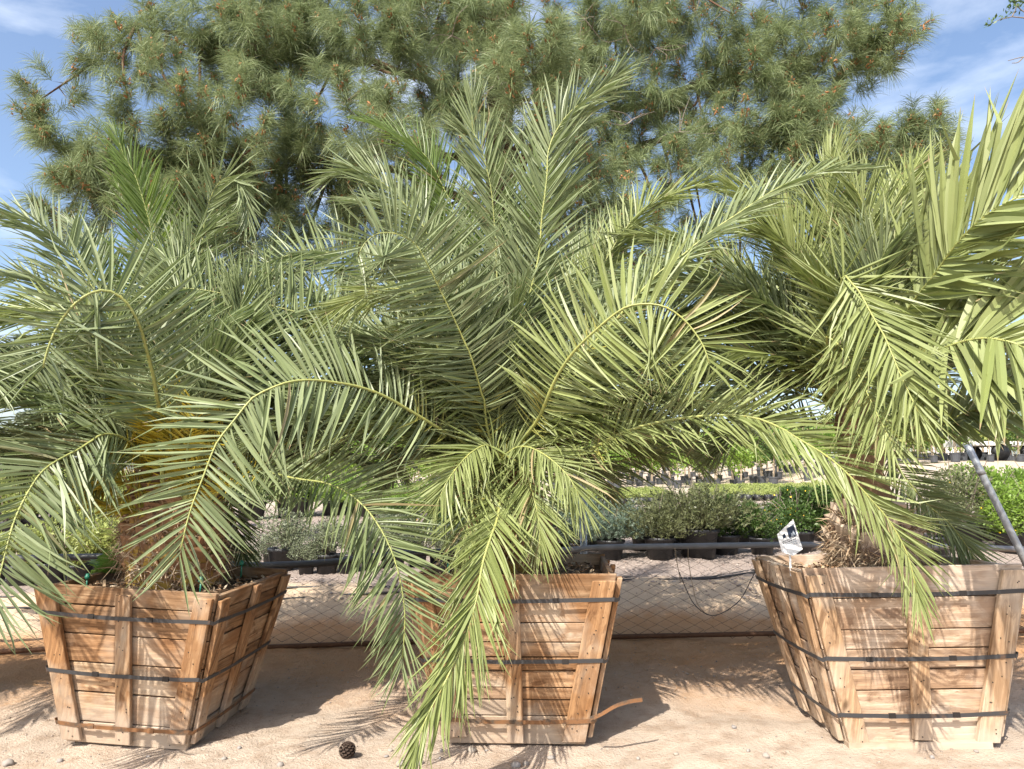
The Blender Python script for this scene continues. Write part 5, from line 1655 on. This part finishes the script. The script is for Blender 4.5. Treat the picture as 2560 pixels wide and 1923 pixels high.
# brown pine needles along the foot of the fence
mb = MB()
N = 5200
px, py = rgS.uniform(-4, 4.2, N), 4.85 + rgS.normal(0, .38, N)
ok = vnoise(px * 1.4, py * 1.4, 30) + rgS.normal(0, .15, N) > .45
px, py = px[ok], py[ok]
pz = gz(px, py) + .004 + rgS.uniform(0, .006, len(px))
a = rgS.uniform(0, 6.28, len(px))
L, w = rgS.uniform(.02, .09, len(px)), .0016
d = np.stack([np.cos(a), np.sin(a), rgS.normal(0, .05, len(px))], 1) * L[:, None] / 2
s = np.stack([-np.sin(a), np.cos(a), 0 * a], 1) * w
C = np.stack([px, py, pz], 1)
V = np.stack([C - d - s, C - d + s, C + d + s, C + d - s], 1).reshape(-1, 3)
b = (np.arange(len(px)) * 4)[:, None]
S = np.zeros((len(V), 3))
S[:, 2] = np.repeat(rgS.random(len(px)), 4)
tag(mb.add(V, np.concatenate([b + [0, 1, 2], b + [0, 2, 3]]), S).build('pine_litter', M['needle_litter']), kind='stuff')

# pine cone
p = gpoint(868, 1893)
pc = thing('pine_cone', 'dark open pine cone lying on the sand between two crates', 'pine cone', p)
V, T = blob((0, 0, .03), .022, rgS, (1, 1, 1.2), 2)
MB().add(V, T).build('core', M['pinecone'], pc)
mb = MB()
for q in range(90):
    t = (q + .5) / 90
    a = q * 2.39996
    el = (t - .5) * 2.6
    out = np.array([math.cos(a) * math.cos(el), math.sin(a) * math.cos(el), math.sin(el)])
    r = .027 * (1 - .25 * abs(t - .5))
    c = np.array([0, 0, .03]) + out * r * .75
    tan = nrm(np.cross(out, [0, 0, 1.0]))
    u2 = nrm(np.cross(tan, out))
    tip = c + out * .016 + u2 * .005
    w = .0075
    mb.add(np.array([c - tan * w * .5, c + tan * w * .5, tip + tan * w, tip - tan * w, tip + out * .002 - u2 * .007 - tan * w * .6, tip + out * .002 - u2 * .007 + tan * w * .6]),
           [(0, 1, 2), (0, 2, 3), (3, 2, 5), (3, 5, 4), (0, 4, 1), (1, 4, 5)])
mb.build('scales', M['pinecone'], pc)['kind'] = 'stuff'

# white tag with a dark picture, standing in the corner of the pale crate
tg = thing('plant_tag', 'white plastic tag with a dark blue picture, tilted in the crate corner', 'plant tag', at(1975, 1385, 3.27))
oG = np.array(tg.location)
A_, B_, C_, D_, E_ = [at(u, v, 3.27 + 0.0006 * (u - 1975) + 0.0004 * (1345 - v)) for u, v in ((1983, 1298), (2007, 1373), (1983, 1390), (1955, 1380), (1943, 1336))]
nf = nrm(np.cross(B_ - D_, A_ - D_)) * 0.0012
nf = nf if nf[1] < 0 else -nf
Vt = np.array([A_, B_, C_, D_, E_])
V = np.vstack([Vt, Vt - nf])
T = [(0, 1, 2), (0, 2, 3), (0, 3, 4), (5, 7, 6), (5, 8, 7), (5, 9, 8)]
for q in range(5):
    k = (q + 1) % 5
    T += [(q, q + 5, k + 5), (q, k + 5, k)]
MB().add(V, T).build('card', M['white'], tg, False, oG)


def on_tag(a, b, lift):
    """a along the lower edge to the right, b upward, both 0..1."""
    left = D_ * (1 - b) + E_ * b if b < 1 else E_
    P = (E_ + (A_ - E_) * a) * b + (D_ + (C_ - D_) * 0 + (B_ - D_) * a) * (1 - b)
    return P + nrm(nf) * lift


def patch(name, poly, mat, lift):
    V = np.array([on_tag(a, b, lift) for a, b in poly])
    T = [(0, k, k + 1) for k in range(1, len(poly) - 1)]
    MB().add(V, T).build(name, mat, tg, False, oG)


patch('picture', [(.50, .52), (.92, .48), (.92, .86), (.52, .90)], M['ink'], .002)
patch('picture_highlight', [(.62, .52), (.68, .66), (.74, .56), (.80, .70), (.86, .52)], M['ink_light'], .003)
patch('picture', [(.20, .62), (.38, .60), (.36, .80), (.24, .78)], M['ink'], .002)
for k, b in enumerate((.46, .38, .30, .22)):
    x = .14
    while x < .80:
        w = rgS.uniform(.04, .1)
        patch('lettering', [(x, b), (x + w, b), (x + w, b + .028), (x, b + .028)], M['ink_light'] if k > 1 else M['ink'], .002)
        x += w + .035
V, T, S = tube(np.array([at(1974, 1380, 3.275), at(1978, 1440, 3.275)]), .005, 6)
MB().add(V, T, S).build('stake', M['white'], tg, False, oG)

# yellow tape tied on a petiole of the right palm
P = smooth_path([at(2287, 945, 3.1), at(2283, 975, 3.1), at(2288, 1000, 3.09), at(2278, 1030, 3.09), at(2262, 1056, 3.08)], 14)
mb = MB()
V, S = [], []
for k in range(14):
    a = k * .35
    w = np.array([math.cos(a), math.sin(a) * .6, .15]) * (.017 if k < 12 else .010)
    V += [P[k] - w, P[k] + w]
T = []
for k in range(13):
    T += [(2 * k, 2 * k + 2, 2 * k + 3), (2 * k, 2 * k + 3, 2 * k + 1)]
tag(mb.add(np.array(V), T, (.5, .5, .5)).build('flagging_tape', M['tape']), 'yellow tape tied on a petiole of the right palm', 'tape')

# green drip emitters on stakes
for (u, v, Y, lab) in ((502, 1458, 3.3, 'green drip emitter at the front edge of the orange brown crate'), (218, 1450, 3.4, 'green drip emitter beside the weed'),
                       (604, 1415, 3.75, 'green drip emitter in front of the black pipe end'), (1123, 1423, 3.35, 'green drip emitter in the middle crate')):
    p = at(u, v, Y)
    e = thing('drip_emitter', lab, 'drip emitter', p - np.array([0, 0, .03]))
    oe = np.array(e.location)
    V, T = lathe([(0, .035), (.011, .035), (.012, .05), (.008, .052), (.008, .06), (0, .061)], oe, 10)
    MB().add(V, T).build('cap', M['green_plastic'], e, True, oe)
    V, T, S = tube(np.array([oe + [0, 0, -.03], oe + [0, 0, .036]]), .004, 6)
    MB().add(V, T, S).build('stake', M['green_plastic'], e, True, oe)
cable('drip_tube', 'thin pale tube from the emitter across the soil of the left crate', [at(500, 1462, 3.3), at(520, 1450, 3.4), at(560, 1432, 3.6), at(600, 1418, 3.75)], .0025, M['stake'], 'tube')

# leafy weed in the corner of the left crate
wd = thing('weed', 'leafy bright green weed in the corner of the left crate', 'weed', at(255, 1432, 3.75))
oD = np.array(wd.location)
for q in range(17):
    a = rgS.uniform(0, 2 * PI)
    el = rgS.uniform(.15, 1.1)
    L = rgS.uniform(.10, .2)
    d = np.array([math.cos(a) * math.cos(el), math.sin(a) * math.cos(el), math.sin(el)])
    sd = nrm(np.cross(d, [0, 0, 1.0]))
    V, T, S = [], [], []
    n = 9
    for k in range(n):
        t = k / (n - 1)
        c = oD + d * L * t + np.array([0, 0, -.08]) * t * t * L * 6 * .3 + np.array([rgS.uniform(-.02, .09) if q else 0, rgS.uniform(-.02, .02), 0]) * 0
        w = L * .24 * math.sin(PI * min(1, t * .9 + .08)) * (1.35 if k % 2 else .65)
        V += [c - sd * w + [0, 0, w * .3], c, c + sd * w + [0, 0, w * .3]]
        S += [(t, 0, 0), (t, .5, 0), (t, 1, 0)]
        if k:
            b = (k - 1) * 3
            T += [(b, b + 3, b + 4), (b, b + 4, b + 1), (b + 1, b + 4, b + 5), (b + 1, b + 5, b + 2)]
    S = np.array(S)
    S[:, 2] = rgS.random()
    MB().add(np.array(V) + np.array([rgS.uniform(-.08, .12), rgS.uniform(-.05, .05), 0]), T, S).build('leaf', M['weed'], wd, True, oD)

# broadleaf tree outside the frame on the right whose twigs reach into the corner
tw = thing('twiggy_tree', 'bare twigs with few leaves reaching into the upper right corner', 'tree', (5.75, 6.2, float(gz(5.75, 6.2))))
oY = np.array(tw.location)
P = smooth_path([oY + [0, 0, -.1], oY + [-.05, 0, 1.5], at(2850, 300, 6.2), at(2830, -40, 6.1)], 20)
V, T, S = tube(P, np.linspace(.11, .04, 20), 8)
MB().add(V, T, S).build('trunk', M['pinebark'], tw, True, oY)
for pts in ([(2840, 60), (2700, 60), (2600, 52), (2530, 42), (2478, 58)], [(2600, 52), (2560, 30), (2535, 6), (2530, -20)], [(2830, 200), (2700, 170), (2600, 140), (2560, 142), (2520, 152)], [(2560, 142), (2545, 156), (2530, 158)], [(2530, 42), (2540, 20), (2536, 0)]):
    P = smooth_path([at(u, v, 6.1) for u, v in pts], 14)
    V, T, S = tube(P, np.linspace(.018 if pts[0][0] > 2700 else .007, .003, 14), 5)
    MB().add(V, T, S).build('branch', M['twig'], tw, True, oY)
mb = MB()
for (u, v, n) in ((2480, 54, 18), (2505, 44, 10), (2535, 4, 26), (2545, 18, 20), (2530, 15, 16), (2560, 0, 30), (2620, 50, 25), (2700, 80, 60), (2750, 0, 80)):
    leaf_cloud(mb, at(u, v, 6.1), (.06, .06, .06), n, .045, rgS, 4)
mb.build('leaves', M['fol_deep'], tw, False, oY)['kind'] = 'stuff'
